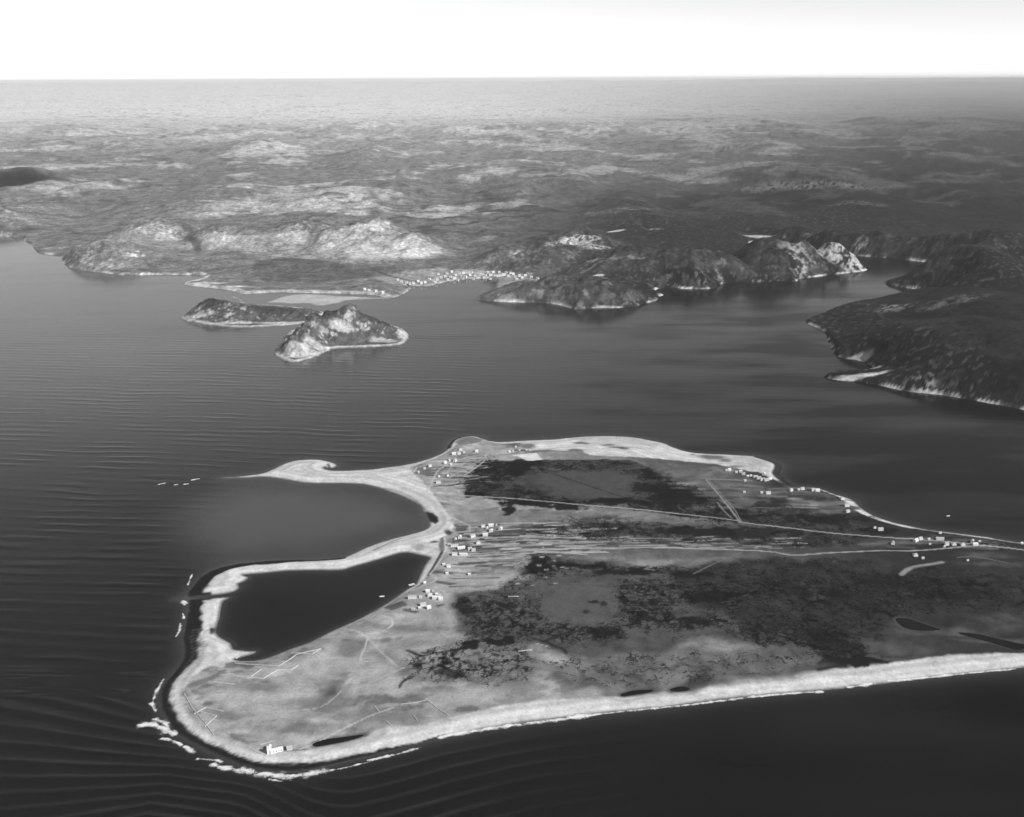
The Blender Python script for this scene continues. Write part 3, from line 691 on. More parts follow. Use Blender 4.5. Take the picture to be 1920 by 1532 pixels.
def mpoly(pts, val, alpha=0.9, soft=9.0, speckle=0.0):
    global mt
    p = np.array([main_hit(*q)[:2] for q in pts])
    pad = 80
    k = (MX > p[:, 0].min() - pad) & (MX < p[:, 0].max() + pad) & (MY > p[:, 1].min() - pad) & (MY < p[:, 1].max() + pad)
    d = sdist(MX[k] + wx[k] * 0.25, MY[k] + wy[k] * 0.25, p) + 14 * rockn[k]
    m = alpha * sstep(-soft, soft, d)
    if speckle: m = m * sstep(-0.06, 0.10, 0.6 * rockn[k] + 0.9 * rockf[k] + 0.35 * (speckle - 0.62))
    mt[k] = mt[k] + (val - mt[k]) * m
def mblob(px, py, rx, ry, val, alpha=0.9, soft=0.5, speckle=None):
    if speckle is None: speckle = 0.62 if alpha < 0.95 else 0.0
    x, y, z = main_hit(px, py)
    s = math.sqrt(x * x + y * y + CAM_H ** 2) / F_PX
    fl = min(1.0, max(0.0, (y - 4200) / 1500.0))
    rx = rx * s; ry = ry * s * (2.6 * (1 - fl) + fl * 0.6 * s * F_PX / CAM_H)
    q = np.sqrt(((MX + wx * 0.5 - x) / rx) ** 2 + ((MY + wy * 0.5 - y) / ry) ** 2)
    m = alpha * (1 - sstep(1 - soft, 1 + soft, q))
    if speckle: m = m * sstep(-0.06, 0.10, 0.6 * rockn + 0.9 * rockf + 0.35 * (speckle - 0.62))
    global mt
    mt = mt + (val - mt) * m
mpoly([(378,444),(395,436),(430,439),(480,443),(540,430),(600,434),(650,424),(700,428),(745,434),(790,448),(826,466),(818,478),(770,490),(700,494),(650,492),(600,486),(540,482),(470,476),(400,472),(375,464)], 0.30, 0.85)
mpoly([(378,444),(395,436),(430,439),(480,443),(540,430),(600,434),(650,424),(700,428),(745,434),(790,448),(826,466),(818,478),(770,490),(700,494),(650,492),(600,486),(540,482),(470,476),(400,472),(375,464)], 0.12, 0.8, 9, 0.6)
mpoly([(200,444),(250,428),(295,423),(320,434),(350,452),(366,466),(330,467),(280,462),(230,456),(170,462)], 0.27, 0.8)
mpoly([(480,488),(560,484),(640,494),(720,500),(690,520),(600,530),(500,528),(470,505)], 0.085, 0.8)
mpoly([(700,520),(760,508),(820,502),(900,506),(990,516),(1010,524),(960,530),(900,528),(850,532),(790,540),(740,536)], 0.27, 0.8)
for a in ((305,442,34,16,.46,.9,.5,.6),(285,428,30,7,.46,.9,.5,.6),(270,452,60,14,.26,.8,.6),(340,462,25,9,.3,.8,.5),(430,455,60,20,.32,.8,.5,.6),(420,440,40,6,.42,.8,.5,.7),(545,446,36,12,.46,.9,.5,.7),(500,455,60,14,.3,.8,.5,.7),
          (630,448,50,12,.44,.9,.5,.6),(600,470,60,14,.3,.8,.6),(745,470,85,19,.44,.95,.4),(700,445,50,10,.36,.8,.5,.8),(790,455,40,8,.38,.9,.5),(700,428,45,4,.46,.9,.5),(665,478,18,12,.45,.8,.5),
          (170,478,12,18,.42,.7,.5,.7),(255,478,16,6,.48,.9,.4),(190,500,60,5,.36,.7,.5,.8),(130,462,50,4,.36,.7,.5,.8),
          (1075,454,46,8,.46,.95,.35,.9),(1115,464,26,4,.36,.8,.5,.9),(970,476,14,10,.3,.8,.5),(915,484,22,6,.34,.7,.5,.8),(1155,434,17,2.6,.62,1,.3),(1120,516,12,2.6,.58,1,.3),(1230,430,14,2,.3,.8,.5),(1110,490,22,3,.24,.8,.5),  # the two palest blobs are ponds' sky reflection painted as bright ground
          (1418,444,28,9,.40,1,.3),(1465,450,14,2,.28,.9,.5),(1595,482,24,22,.36,.9,.4,.8),(1555,466,26,8,.32,.8,.5,.8),(1495,490,14,18,.33,.8,.5,.5),(1500,478,40,8,.2,.7,.5,.4),(1315,515,10,8,.28,.6,.5,.4),(1350,508,8,6,.25,.6,.5,.4),(1520,445,40,8,.2,.6,.5,.4),(1612,468,12,6,.3,.7,.5),
          (1680,578,34,9,.17,.8,.5,.5),(1785,566,50,10,.12,.8,.6,.7),(1740,615,20,3,.1,.7,.5),(1665,574,16,4,.26,.8,.5),(1720,730,26,8,.3,.7,.5,.3),(1690,734,30,5,.2,.6,.5,.4),
          (1500,345,110,14,.17,.75,.6,.8),(1300,325,120,10,.15,.6,.6,.8),(1640,352,70,6,.12,.6,.6,.7),(1150,395,60,8,.2,.7,.6),(1000,340,120,10,.22,.6,.6),(1330,320,100,6,.17,.6,.6),(1600,380,60,4,.11,.7,.6),(1370,277,60,3,.24,.6,.6),
          (230,300,18,3,.4,.8,.5),(20,282,20,3,.5,.8,.5),(310,352,16,2,.5,.8,.5),(490,370,14,2,.4,.8,.5),(380,395,60,6,.24,.7,.6),(490,398,60,8,.25,.7,.6),
          (850,515,70,9,.30,.9,.5),(770,528,60,7,.26,.8,.5),(700,546,40,3,.34,.9,.5),(960,518,40,4,.36,.9,.5),(990,524,30,4,.34,.9,.5),(740,545,30,10,.22,.8,.5),
          (600,510,160,14,.085,.85,.6),(560,535,130,7,.12,.7,.6),(400,505,60,8,.12,.7,.6),(385,531,36,4,.52,1,.4),(420,540,40,3,.5,1,.4),(300,515,90,1.5,.5,.9,.4),
          (1600,677,34,4,.5,1,.3),(1635,690,10,3,.45,1,.3),(1600,711,55,3,.5,1,.3)):
    mblob(*a)
for a in ((30,342,85,12,.006,1.0),(870,440,120,20,.05,.6),(1110,435,100,6,.05,.6),(920,395,60,10,.07,.5),(1330,400,150,20,.035,.6),(1750,300,160,8,.02,.7),(1500,312,120,6,.04,.5),(1650,430,160,20,.014,.6),(1420,345,14,10,.05,.7),(1030,340,50,5,.09,.5),(1200,335,60,6,.07,.6),(1320,300,90,4,.08,.5),(1270,355,70,8,.07,.6),(1000,490,40,8,.04,.6),(880,490,30,6,.05,.8)):
    mblob(a[0], a[1], a[2], a[3], a[4], a[5], 0.7)
def mstroke(pts, width, val, alpha):
    global mt
    p = np.array([main_hit(*q)[:2] for q in pts])
    d = seg_dist(MX + wx * 0.1, MY + wy * 0.1, smooth_line(p))
    mt = mt + (val - mt) * alpha * (1 - sstep(width * 0.6, width * 1.5, d))
mstroke([(1392,400),(1405,412),(1415,425),(1430,434)], 9, 0.008, 0.9)
mstroke([(440,546),(456,551),(480,550),(520,548),(560,549),(620,550),(700,553),(722,557)], 14, 0.38, 0.85)
mstroke([(388,516),(375,524),(350,530),(365,536),(400,539),(440,545)], 9, 0.5, 0.9)
mstroke([(358,447),(368,460),(372,472)], 12, 0.07, 0.8)
mstroke([(700,505),(740,520),(790,530)], 6, 0.06, 0.8)
mstroke([(1090,512),(1125,492),(1150,487),(1210,483)], 5, 0.2, 0.7)
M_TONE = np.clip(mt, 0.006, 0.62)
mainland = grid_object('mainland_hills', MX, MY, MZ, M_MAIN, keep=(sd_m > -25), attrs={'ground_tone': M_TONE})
tag(mainland, kind='structure')

# ------------------------------------------------------------------ rocky islets and sand bars
def islet(name, outline, hill_list, step, edge, rock_lo, blobs, darks):
    p = smooth_poly(gpoly(outline), 4)
    x0, y0 = p.min(0) - 30; x1, y1 = p.max(0) + 30
    X, Y = np.meshgrid(np.arange(x0, x1, step), np.arange(y0, y1, step))
    s = sdist(X, Y, p) + 5 * fbm(X, Y, 22, 3, 81) + 2 * fbm(X, Y, 7, 2, 82)
    wxx = 10 * fbm(X, Y, 40, 3, 83); wyy = 10 * fbm(X, Y, 40, 3, 84)
    h = hills(X, Y, hill_list, 1.0, wxx, wyy, 5.0)
    h = h * (1 + 0.22 * fbm(X, Y, 40, 4, 85)) + ((ridged(X, Y, 26, 4, 86) - 0.5) * 6 + (ridged(X, Y, 11, 3, 93) - 0.5) * 2) * sstep(4, 30, s)
    h = np.maximum(h, 3)
    Z = np.where(s > 0, np.minimum(h, np.maximum(s, 0) * (edge + 0.6 * fbm(X, Y, 30, 3, 87))) + 0.2, np.maximum(s * 0.5, -5))
    gx_, gy_ = np.gradient(Z, step)[1], np.gradient(Z, step)[0]
    sl = np.sqrt(gx_ ** 2 + gy_ ** 2)
    rn = fbm(X, Y, 18, 4, 88, 0.6)
    t = 0.085 * (1 + 0.5 * fbm(X, Y, 30, 4, 89))
    rk = sstep(rock_lo, rock_lo + 0.14, sl + 0.8 * rn + 0.5 * fbm(X, Y, 8, 3, 90))
    t = t + (0.28 * (1 + 0.5 * rn) - t) * rk
    sh = 1 - sstep(6, 16, s + 6 * rn)
    t = t + (0.44 - t) * sh * 0.9
    wt = 1 - sstep(0.5, 3.0, s)
    t = t + (0.05 - t) * wt * 0.7
    for lst, val in ((blobs, 0.42), (darks, 0.04)):
        for (px, pt, pb, rx, ry) in lst:
            x, y = gnd(px, pb); a, b = mpp(px, pb)
            q = np.sqrt(((X + wxx - x) / (rx * a)) ** 2 + ((Y + wyy - y) / ry) ** 2)
            m = (1 - sstep(0.6, 1.3, q)) * 0.9
            t = t + (val * (1 + 0.35 * rn) - t) * m
    o = grid_object(name, X, Y, Z, M_ISLET, keep=(s > -8), attrs={'ground_tone': np.clip(t, 0.01, 0.6)})
    return tag(o, kind='structure')
islet('round_islet_hill', ISLET_A, [(400,562,590,48,60),(440,570,594,60,60),(500,578,592,90,70),(560,584,594,50,50)], 3.0, 0.75, 0.95,
      [(380,598,600,25,12),(440,605,608,40,14),(530,606,608,50,14)], [(400,575,592,30,30),(510,585,594,50,30)])
islet('craggy_islet_hill', ISLET_B, [(658,570,630,34,60),(625,582,634,36,55),(690,592,630,34,50),(715,606,630,34,40),(745,618,632,22,28),(590,592,640,34,50),(570,615,652,32,45),(548,630,660,22,32),(560,640,664,26,28)], 2.6, 1.05, 1.38,
      [(560,655,668,30,26),(600,645,658,28,14),(720,640,642,26,16),(690,590,622,14,16),(640,620,640,26,10),(752,630,634,10,20)], [(605,600,636,34,30),(700,600,630,26,22),(620,590,628,40,34),(715,612,628,24,14),(560,620,640,20,14),(660,580,624,24,20)])
def bar(name, outline, h):
    p = smooth_poly(gpoly(outline), 4)
    x0, y0 = p.min(0) - 15; x1, y1 = p.max(0) + 15
    X, Y = np.meshgrid(np.arange(x0, x1, 4), np.arange(y0, y1, 5))
    s = sdist(X, Y, p) + 8 * fbm(X, Y, 60, 3, 91)
    Z = np.where(s > 0, h * (1 - np.exp(-s / 20)) , np.maximum(s * 0.05, -2))
    t = 0.38 * (1 + 0.25 * fbm(X, Y, 50, 3, 92)) * (0.5 + 0.5 * sstep(0, 14, s))
    return tag(grid_object(name, X, Y, Z, M_ISLAND, keep=(s > -10), attrs={'ground_tone': t}), kind='structure')
bar('sand_flat', SANDBAR, 0.8)
bar('sand_bar', SANDBAR_2, 1.6)

# ------------------------------------------------------------------ sea
def axis(dense_a, dense_b, step, lo, hi, grow=1.12):
    a = list(np.arange(dense_a, dense_b, step)); s = step; v = a[0]; left = []
    while v > lo: s *= grow; v -= s; left.append(v)
    s = step; v = a[-1]; right = []
    while v < hi: s *= grow; v += s; right.append(v)
    return np.array(left[::-1] + a + right)
sx = axis(-760, -40, 3.6, -90000, -40.1, 1.06)
sx = np.concatenate([sx[sx < -40], axis(-36, 1000, 8.0, -36.5, 90000)])
sx = np.unique(np.round(sx, 3)); sx = sx[np.concatenate([[True], np.diff(sx) > 1.0])]
sy = np.concatenate([axis(640, 1000, 1.7, -30000, 999.0, 1.06), axis(1002, 2700, 2.9, 1001.0, 130000, 1.05)])
sy = np.unique(np.round(sy, 3)); sy = sy[(sy < 999.5) | (sy > 1001)]; sy = sy[np.concatenate([[True], np.diff(sy) > 0.9])]
SX, SY = np.meshgrid(sx, sy)
dsea = np.full(SX.shape, 900.0)
sel = (np.abs(SX) < 1900) & (SY > 300) & (SY < 2800)
dsea[sel] = -sdist(SX[sel], SY[sel], isl)
# swell: long crests from the west that wrap round the point
def _line(a, b):
    (x0, y0), (x1, y1) = gnd(*a), gnd(*b)
    return y0 + (SX - x0) * (y1 - y0) / (x1 - x0)
L1, L4 = _line((94, 1377), (302, 1403)), _line((87, 1462), (417, 1455))
fan = (L1 - SY) / np.clip(L1 - L4, 40, 90) * 3.0
wr_ = sstep(-250, -120, SX)
ph_near = (fan * (1 - wr_) + ((dsea - 30.0) / 20.0) * wr_) * -2 * np.pi
phase_y = SY + 0.10 * SX + 14 * fbm(SX, SY, 300, 3, 101)
wn = sstep(1010, 950, SY)
ph = (phase_y * 2 * np.pi / 25.0) * (1 - wn) + ph_near * wn
ph = ph + (2.4 * fbm(SX, SY, 150, 3, 102) + 0.7 * fbm(SX, SY, 40, 2, 107)) * (1 - 0.65 * wn)
brk = 0.12 + 0.95 * sstep(-0.25, 0.4, fbm(SX, SY * 1.8, 120, 4, 103))
amp = sstep(60, -170, SX) * (1 - 0.6 * sstep(1900, 2700, SY)) * brk
amp = amp * (0.75 + 0.2 * sstep(1500, 1000, SY)); amp = np.maximum(amp, (0.45 + 0.5 * brk) * sstep(1010, 900, SY) * sstep(300, -120, SX))
amp = np.maximum(amp, 0.10) * sstep(6, 30, dsea) * ((dsea > 0) & sel)
peak = (0.5 + 0.5 * np.sin(ph)) ** 2.6
_b = np.zeros(SX.shape); _b[sel] = sstep(-110, 20, sdist(SX[sel], SY[sel], smooth_poly(gpoly([(440,925),(520,905),(640,912),(760,940),(800,975),(770,1000),(640,1040),(520,1045),(440,1030)]), 3)))
amp = amp * (1 - 0.9 * _b)
SZ = amp * 0.62 * peak + amp * 0.10 * np.sin(ph * 2.1 + 1.3 + 2 * fbm(SX, SY, 60, 2, 104))
streak = fbm(SX * 0.30, SY, 90, 4, 105) + 0.5 * fbm(SX * 0.18, SY, 300, 3, 106)
ruf = np.clip(0.45 + 0.95 * streak + 0.55 * sstep(0, 900, SX) - 0.1, 0, 1)
westm = sstep(500, -900, SX) 
silt_and_crest = 0.004 + 0.075 * westm * sstep(1300, 2500, SY) * (1 + 0.6 * streak) + 0.008 * streak * westm
silt_and_crest = silt_and_crest + 0.020 * amp * peak ** 3 * sstep(330, 60, dsea) * (dsea > 0) * sel * sstep(1150, 950, SY) * sstep(200, -150, SX)  # crest foam tone, painted paler to make up for weak sky reflection
for pts, wd, dv in (([(770,632),(830,633),(900,630)], 16, -0.02), ([(1512,612),(1480,640),(1478,655),(1440,690)], 22, -0.012), ([(765,606),(850,602),(960,598)], 22, -0.02), ([(1500,1345),(1600,1340),(1760,1345)], 26, 0.003)):
    d = seg_dist(SX, SY, smooth_line(gpoly(pts)))
    silt_and_crest = silt_and_crest + dv * np.exp(-(d / wd) ** 2)
bayp = smooth_poly(gpoly([(380,940),(470,905),(640,912),(760,940),(800,975),(770,1000),(640,1040),(520,1045),(400,1050),(330,1000)]), 3)
bay = sdist(SX[sel], SY[sel], bayp)
t_ = np.zeros(SX.shape); t_[sel] = sstep(-60, 90, bay + 30 * fbm(SX[sel], SY[sel], 120, 3, 108)); silt_and_crest = silt_and_crest + 0.055 * t_
_l = np.full(SX.shape, 99.0); _l[sel] = np.abs(sdist(SX[sel], SY[sel], lag))
silt_and_crest = silt_and_crest + 0.035 * np.exp(-np.abs(dsea) / 9.0) * sel + 0.03 * np.exp(-_l / 6.0)
sea = grid_object('sea_water', SX, SY, SZ, M_WATER, attrs={'ruffle': ruf, 'silt_and_crest': np.clip(silt_and_crest, 0.002, 0.12)})
tag(sea, kind='structure')

# ------------------------------------------------------------------ surf
def surf(name, runs, seed):
    """broken white water: low ragged mounds along the breaker line"""
    V, Fc, A = [], [], []
    for pts, wd, thr in runs:
        p = smooth_line(gpoly(pts), 5)
        x0, y0 = p.min(0) - wd * 2 - 4; x1, y1 = p.max(0) + wd * 2 + 4
        X, Y = np.meshgrid(np.arange(x0, x1, 1.0), np.arange(y0, y1, 1.0))
        d = seg_dist(X, Y, p)
        n = fbm(X, Y, 9, 4, seed, 0.65); seed += 1
        m = 1 - d / (wd * (1.1 + 0.9 * fbm(X, Y, 16, 2, seed + 50))) + 1.3 * n - 0.7 * thr + 0.03
        Z = 0.55 + 0.7 * np.clip(m, 0, 0.8) + 0.25 * n
        k = m > -0.45
        R, C = X.shape
        idx = np.arange(R * C).reshape(R, C)
        q = np.stack([idx[:-1, :-1], idx[:-1, 1:], idx[1:, 1:], idx[1:, :-1]], -1).reshape(-1, 4)
        kk = k.ravel()[q].sum(1) >= 3
        q = q[kk]
        u = np.unique(q); rem = np.full(R * C, -1); rem[u] = np.arange(len(u)) + len(V)
        V += list(zip(X.ravel()[u], Y.ravel()[u], Z.ravel()[u])); Fc += rem[q].tolist(); A += m.ravel()[u].tolist()
    o = link_mesh(name, V, Fc, M_FOAM, smooth=True)
    o.data.attributes.new('cover', 'FLOAT', 'POINT').data.foreach_set('value', np.array(A, np.float32))
    return tag(o, kind='stuff')
surf('surf_foam', [
    ([(262,1362),(285,1360),(305,1366),(325,1376)], 4.2, 0.05), ([(292,1350),(306,1356),(316,1366)], 3.5, 0.15), ([(304,1386),(325,1390),(340,1398)], 2.2, 0.2), ([(345,1400),(355,1408),(360,1412)], 2.6, 0.3),
    ([(370,1424),(400,1426),(415,1430)], 1.6, 0.15), ([(400,1436),(425,1442),(455,1446),(475,1447)], 3.6, 0.1), ([(488,1452),(520,1455),(560,1455),(605,1448)], 3.8, 0.05), ([(505,1462),(528,1466)], 1.5, 0.3), ([(610,1447),(650,1440),(690,1430)], 1.4, 0.45),
    ([(690,1427),(740,1416),(790,1402)], 2.0, 0.35), ([(825,1384),(850,1378),(880,1373),(920,1367),(960,1361)], 3.2, 0.05), ([(960,1361),(1000,1356),(1060,1349),(1100,1344)], 2.6, 0.15), ([(1072,1346),(1088,1344),(1102,1343)], 3.6, 0.0),
    ([(1100,1343),(1180,1334),(1260,1326),(1330,1318)], 2.0, 0.3), ([(1330,1318),(1420,1307),(1500,1300)], 1.8, 0.25), ([(1500,1300),(1540,1298)], 1.5, 0.2), ([(1590,1290),(1640,1282)], 2.2, 0.05), ([(1665,1278),(1720,1273),(1780,1267)], 2.4, 0.0), ([(1780,1267),(1840,1261),(1905,1255)], 1.4, 0.25),
    ([(346,1135),(344,1128),(350,1132)], 2.2, 0.05), ([(343,1152),(345,1160)], 1.6, 0.1), ([(338,1170),(336,1185),(330,1195)], 1.4, 0.25), ([(307,1275),(298,1290),(290,1305),(285,1325)], 1.8, 0.35), ([(283,1320),(292,1335)], 2.2, 0.3), ([(360,1078),(352,1098)], 1.4, 0.4),
    ([(298,909),(308,907)], 2.5, 0.1), ([(328,910),(334,909)], 2.0, 0.1), ([(345,909),(352,908)], 2.0, 0.1), ([(360,901),(372,898)], 2.5, 0.1)], 200)

# ------------------------------------------------------------------ houses
def box_v(x0, x1, y0, y1, z0, z1):
    v = [(x, y, z) for z in (z0, z1) for y in (y0, y1) for x in (x0, x1)]
    f = [(0,2,3,1),(4,5,7,6),(0,1,5,4),(2,6,7,3),(0,4,6,2),(1,3,7,5)]
    return v, f

def merge(parts):
    V, F = [], []
    for v, f in parts:
        n = len(V); V += v; F += [tuple(i + n for i in q) for q in f]
    return V, F

def gable_wall(w, d, h, g):
    a, b = w / 2, d / 2
    V = [(-a,-b,-1.2),(a,-b,-1.2),(a,b,-1.2),(-a,b,-1.2),(-a,-b,h),(a,-b,h),(a,b,h),(-a,b,h),(-a,0,h+g),(a,0,h+g)]
    return V, [(0,1,5,4),(2,3,7,6),(1,2,6,9,5),(3,0,4,8,7),(0,3,2,1),(4,5,9,8),(6,7,8,9)]

def gable_roof(w, d, h, g, o=0.35, t=0.16):
    a, b = w / 2 + o, d / 2
    s = g / b; e = o
    yb = b + e; zb = h - s * e + 0.03
    V = []
    for x in (-a, a):
        V += [(x,-yb,zb),(x,0,h+g+0.03),(x,yb,zb),(x,-yb,zb+t),(x,0,h+g+t+0.03),(x,yb,zb+t)]
    F = [(0,1,4,3),(1,2,5,4),(6,9,10,7),(7,10,11,8),(0,6,7,1),(1,7,8,2),(3,4,10,9),(4,5,11,10),(0,3,9,6),(2,8,11,5)]
    return V, F

def hip_roof(w, d, h, g, o=0.35):
    a, b = w / 2 + o, d / 2 + o
    r = max(a - b, 0.3)
    V = [(-a,-b,h+0.02),(a,-b,h+0.02),(a,b,h+0.02),(-a,b,h+0.02),(-r,0,h+g),(r,0,h+g)]
    return V, [(0,1,5,4),(1,2,5),(2,3,4,5),(3,0,4),(0,3,2,1)]

_cache = {}
def mesh_of(key, build, mat):
    if key not in _cache:
        v, f = build()
        me = bpy.data.meshes.new(key[0]); me.from_pydata(v, [], f); me.update(); me.materials.append(mat)
        _cache[key] = me
    return _cache[key]

def child(name, me, parent, loc=(0, 0, 0)):
    o = bpy.data.objects.new(name, me); COL.objects.link(o); o.parent = parent; o.location = loc
    return o

KINDS = {  # width, depth, wall height, gable rise, wall, roof, roof shape
 'house': (9.0, 7.5, 5.0, 2.4, M_WHITE, M_ROOFL, 'gable'), 'wide': (12.0, 8.0, 5.0, 2.6, M_WHITE, M_ROOFL, 'gable'), 'small': (6.0, 5.0, 3.4, 1.7, M_WHITE, M_ROOFL, 'gable'),
 'long': (18.0, 7.5, 4.2, 2.2, M_WHITE, M_ROOFL, 'gable'), 'hip': (9.5, 8.5, 5.4, 2.2, M_WHITE, M_ROOFL, 'hip'), 'shed': (5.0, 4.0, 2.6, 1.3, M_PALE, M_ROOFM, 'gable'), 'grey': (7.0, 5.5, 3.4, 1.8, M_PALE, M_ROOFM, 'gable'), 'dark': (6.5, 5.0, 3.0, 1.6, M_DARK, M_ROOFD, 'gable'),
 'far': (7.5, 6.5, 4.2, 2.0, M_WHITE, M_ROOFL, 'gable'), 'farwide': (11.0, 7.5, 5.0, 2.4, M_WHITE, M_ROOFL, 'gable')}

def house(kind, x, y, z, rot, label, group, detail=True, sc=1.0):
    w, d, h, g, wm, rm_, shape = KINDS[kind]
    name = {'shed': 'shed', 'grey': 'shed', 'dark': 'shed', 'long': 'long_building'}.get(kind, 'house')
    e = bpy.data.objects.new(name, None); COL.objects.link(e)
    e.location = (x, y, z); e.rotation_euler = (0, 0, rot); e.scale = (sc, sc, sc)
    tag(e, label, 'shed' if name == 'shed' else ('building' if name == 'long_building' else 'house'), group)
    child('wall', mesh_of(('wall', kind), lambda: gable_wall(w, d, h, g) if shape == 'gable' else box_v(-w/2, w/2, -d/2, d/2, -1.2, h), wm), e)
    if rm_ is M_ROOFL and hr.random() < 0.55: rm_ = M_ROOFM
    r = child('roof', mesh_of(('roof', kind, rm_.name), lambda: gable_roof(w, d, h, g) if shape == 'gable' else hip_roof(w, d, h, g), rm_), e)
    if detail and name != 'shed':
        child('chimney', mesh_of(('chimney', kind), lambda: box_v(-0.45, 0.45, -0.4, 0.4, h + g * 0.4, h + g + 1.1), M_BRICK), r, (w * 0.22, 0.9, 0))
        child('door', mesh_of(('door', kind), lambda: box_v(-0.5, 0.5, -0.05, 0.04, 0, 2.1), M_DARK), e, (0, -d / 2, 0))
        for sx_ in (-1, 1):
            child('window', mesh_of(('window', kind), lambda: box_v(-0.55, 0.55, -0.05, 0.04, 1.0, 2.4), M_GLASS), e, (sx_ * w * 0.3, -d / 2, 0))
    return e

ORD = ['first', 'second', 'third', 'fourth', 'fifth', 'sixth', 'seventh', 'eighth', 'ninth', 'tenth', 'eleventh', 'twelfth', 'thirteenth', 'fourteenth', 'fifteenth', 'sixteenth', 'seventeenth', 'eighteenth', 'nineteenth', 'twentieth', 'twenty-first', 'twenty-second', 'twenty-third', 'twenty-fourth', 'twenty-fifth', 'twenty-sixth', 'twenty-seventh', 'twenty-eighth', 'twenty-ninth'] + [a + b for a in ('thirt', 'fort', 'fift', 'sixt') for b in ('ieth', 'y-first', 'y-second', 'y-third', 'y-fourth', 'y-fifth', 'y-sixth', 'y-seventh', 'y-eighth', 'y-ninth')]
WHAT = {'house': 'white house', 'wide': 'broad white house', 'small': 'little white hut', 'long': 'long low white building', 'hip': 'square white house', 'shed': 'small pale shed', 'grey': 'grey shed', 'dark': 'dark weathered shed', 'far': 'tiny white house', 'farwide': 'large white building'}
CLUSTERS = [
 ('in the huddle on the lagoon\'s east bank', 'houses on the east bank of the lagoon', [(773,1120,'long',.1),(788,1119,'small',.5),(802,1109,'house',.2),(806,1116,'hip',.1),(812,1107,'shed',0),(818.5,1113,'small',.2),(816,1120.5,'wide',-.1),(826,1122,'house',.2),(793,1133,'wide',.15),(803.5,1138,'house',.5),(787,1138.5,'small',.1),(774,1141,'grey',-.15),(824,1116,'grey',.2)]),
 ('in the village at the lagoon head', 'houses of the village at the head of the lagoon', [(862,1006,'house',1.4),(854,1009,'small',1.3),(886,1005,'wide',.6),(910,1003,'wide',.0),(905.5,986,'house',.3),(913,989,'small',1.2),(920.5,985,'wide',.1),(930,984,'shed',1.2),(921,995,'hip',1.4),(938.5,992.5,'house',1.3),(896.5,1017,'hip',.2),(864.5,1026,'long',.35),(881,1028.5,'house',.2),(888,1030.5,'house',-.1),(852,1039,'wide',.1),(869,1038.5,'long',-.08),(842,1020,'grey',.1),(852,1022,'long',.2)]),
 ('of the huts below the lagoon village', 'huts south of the lagoon village', [(832,1058,'small',.2),(840.5,1061,'house',.3),(838,1074,'small',.2),(880,1075.5,'small',.1),(796,1090.5,'small',.4)]),
 ('in the hamlet by the sand spit', 'houses on the north-west shore', [(863.5,843,'hip',.2),(860.5,850,'house',.2),(851,851,'wide',.2),(869.5,847,'small',.3),(893.5,844.5,'hip',.2),(853,862.5,'wide',1.2),(834,867,'house',.9),(845.5,869.5,'small',.3),(842,862,'grey',1.0),(806,873.5,'house',.3),(822,904,'wide',.1),(784,885,'grey',1.1),(796,878,'grey',.3),(823,893.5,'small',.1),(839,892.5,'small',1.0)]),
 ('of the fishing sheds beside the northern sand', 'fishing sheds beside the northern sand', [(955,845.5,'small',.5),(962,843.5,'shed',.3),(968,842.5,'dark',.2),(974,842.5,'shed',.2),(981,842.5,'dark',.1),(987,842,'shed',.4),(993,842.5,'shed',.2),(967,837,'small',.3)]),
 ('in the hamlet by the dark eastern reef', 'houses on the north-east corner of the island', [(1362,881.5,'small',.2),(1367.5,881,'house',.2),(1380.5,884.5,'grey',.2),(1389,884,'house',-.2),(1394,887.5,'hip',-.2),(1402,891.5,'small',.1),(1408,891,'small',.2),(1416.5,894,'wide',.1),(1423,896,'wide',-.1),(1432,889.5,'house',1.2),(1429.5,899,'wide',.2),(1437,900,'wide',.1),(1443.5,898,'hip',.3),(1397,900,'grey',.2)]),
 ('of the scatter below the dark eastern reef', 'houses along the eastern bank', [(1395.5,923,'small',.1),(1428,923,'grey',.1),(1440.5,924,'wide',.1),(1483,919.5,'house',.6),(1497.5,918,'grey',.1),(1504.5,917,'house',.2),(1524.5,919.5,'house',.1),(1532.5,920,'wide',.1)]),
 ('behind the narrow curved eastern beach', 'houses behind the curved eastern beach', [(1579,935,'hip',.2),(1587.5,948,'wide',.1),(1589.5,959,'house',.2),(1640,988.5,'small',.4),(1651,992,'wide',0)]),
 ('in the roadside village at the east end', 'houses of the roadside village at the east end', [(1717,1013,'wide',.7),(1725.5,1009.5,'house',.2),(1741.5,1010,'small',.2),(1762.5,1009.5,'long',-.1),(1674,1018.5,'house',1.3),(1775,1019.5,'house',.1),(1770.5,1024,'small',1.0),(1788.5,1019.5,'hip',.05),(1805,1020,'hip',0),(1823,1014.5,'house',1.1),(1828.5,1019.5,'wide',.05),(1716,1042,'hip',0),(1730,1047,'small',.2),(1836.5,1014,'shed',.2),(1743.5,1018.5,'shed',.1),(1814,1051,'shed',.3),(1916,1016,'small',.2),(1762.5,998,'grey',.1)]),
]
hr = random.Random(3)
for place, group, pts in CLUSTERS:
    order = sorted(pts)
    for i, (px, py, kind, rot) in enumerate(order):
        x, y = gnd(px, py, 4.5)
        n = ORD[i] if i < len(order) - 1 else 'last'
        pos = 'leftmost building' if i == 0 else ('rightmost building' if i == len(order) - 1 else f'{ORD[i]} building from the left')
        pos = 'leftmost' if i == 0 else ('rightmost' if i == len(order) - 1 else f'{ORD[i]} from left')
        house(kind, x, y, isl_z(x, y), rot + hr.uniform(-.08, .08), f'{WHAT[kind]}, {pos} {place}', group, True, 0.56)
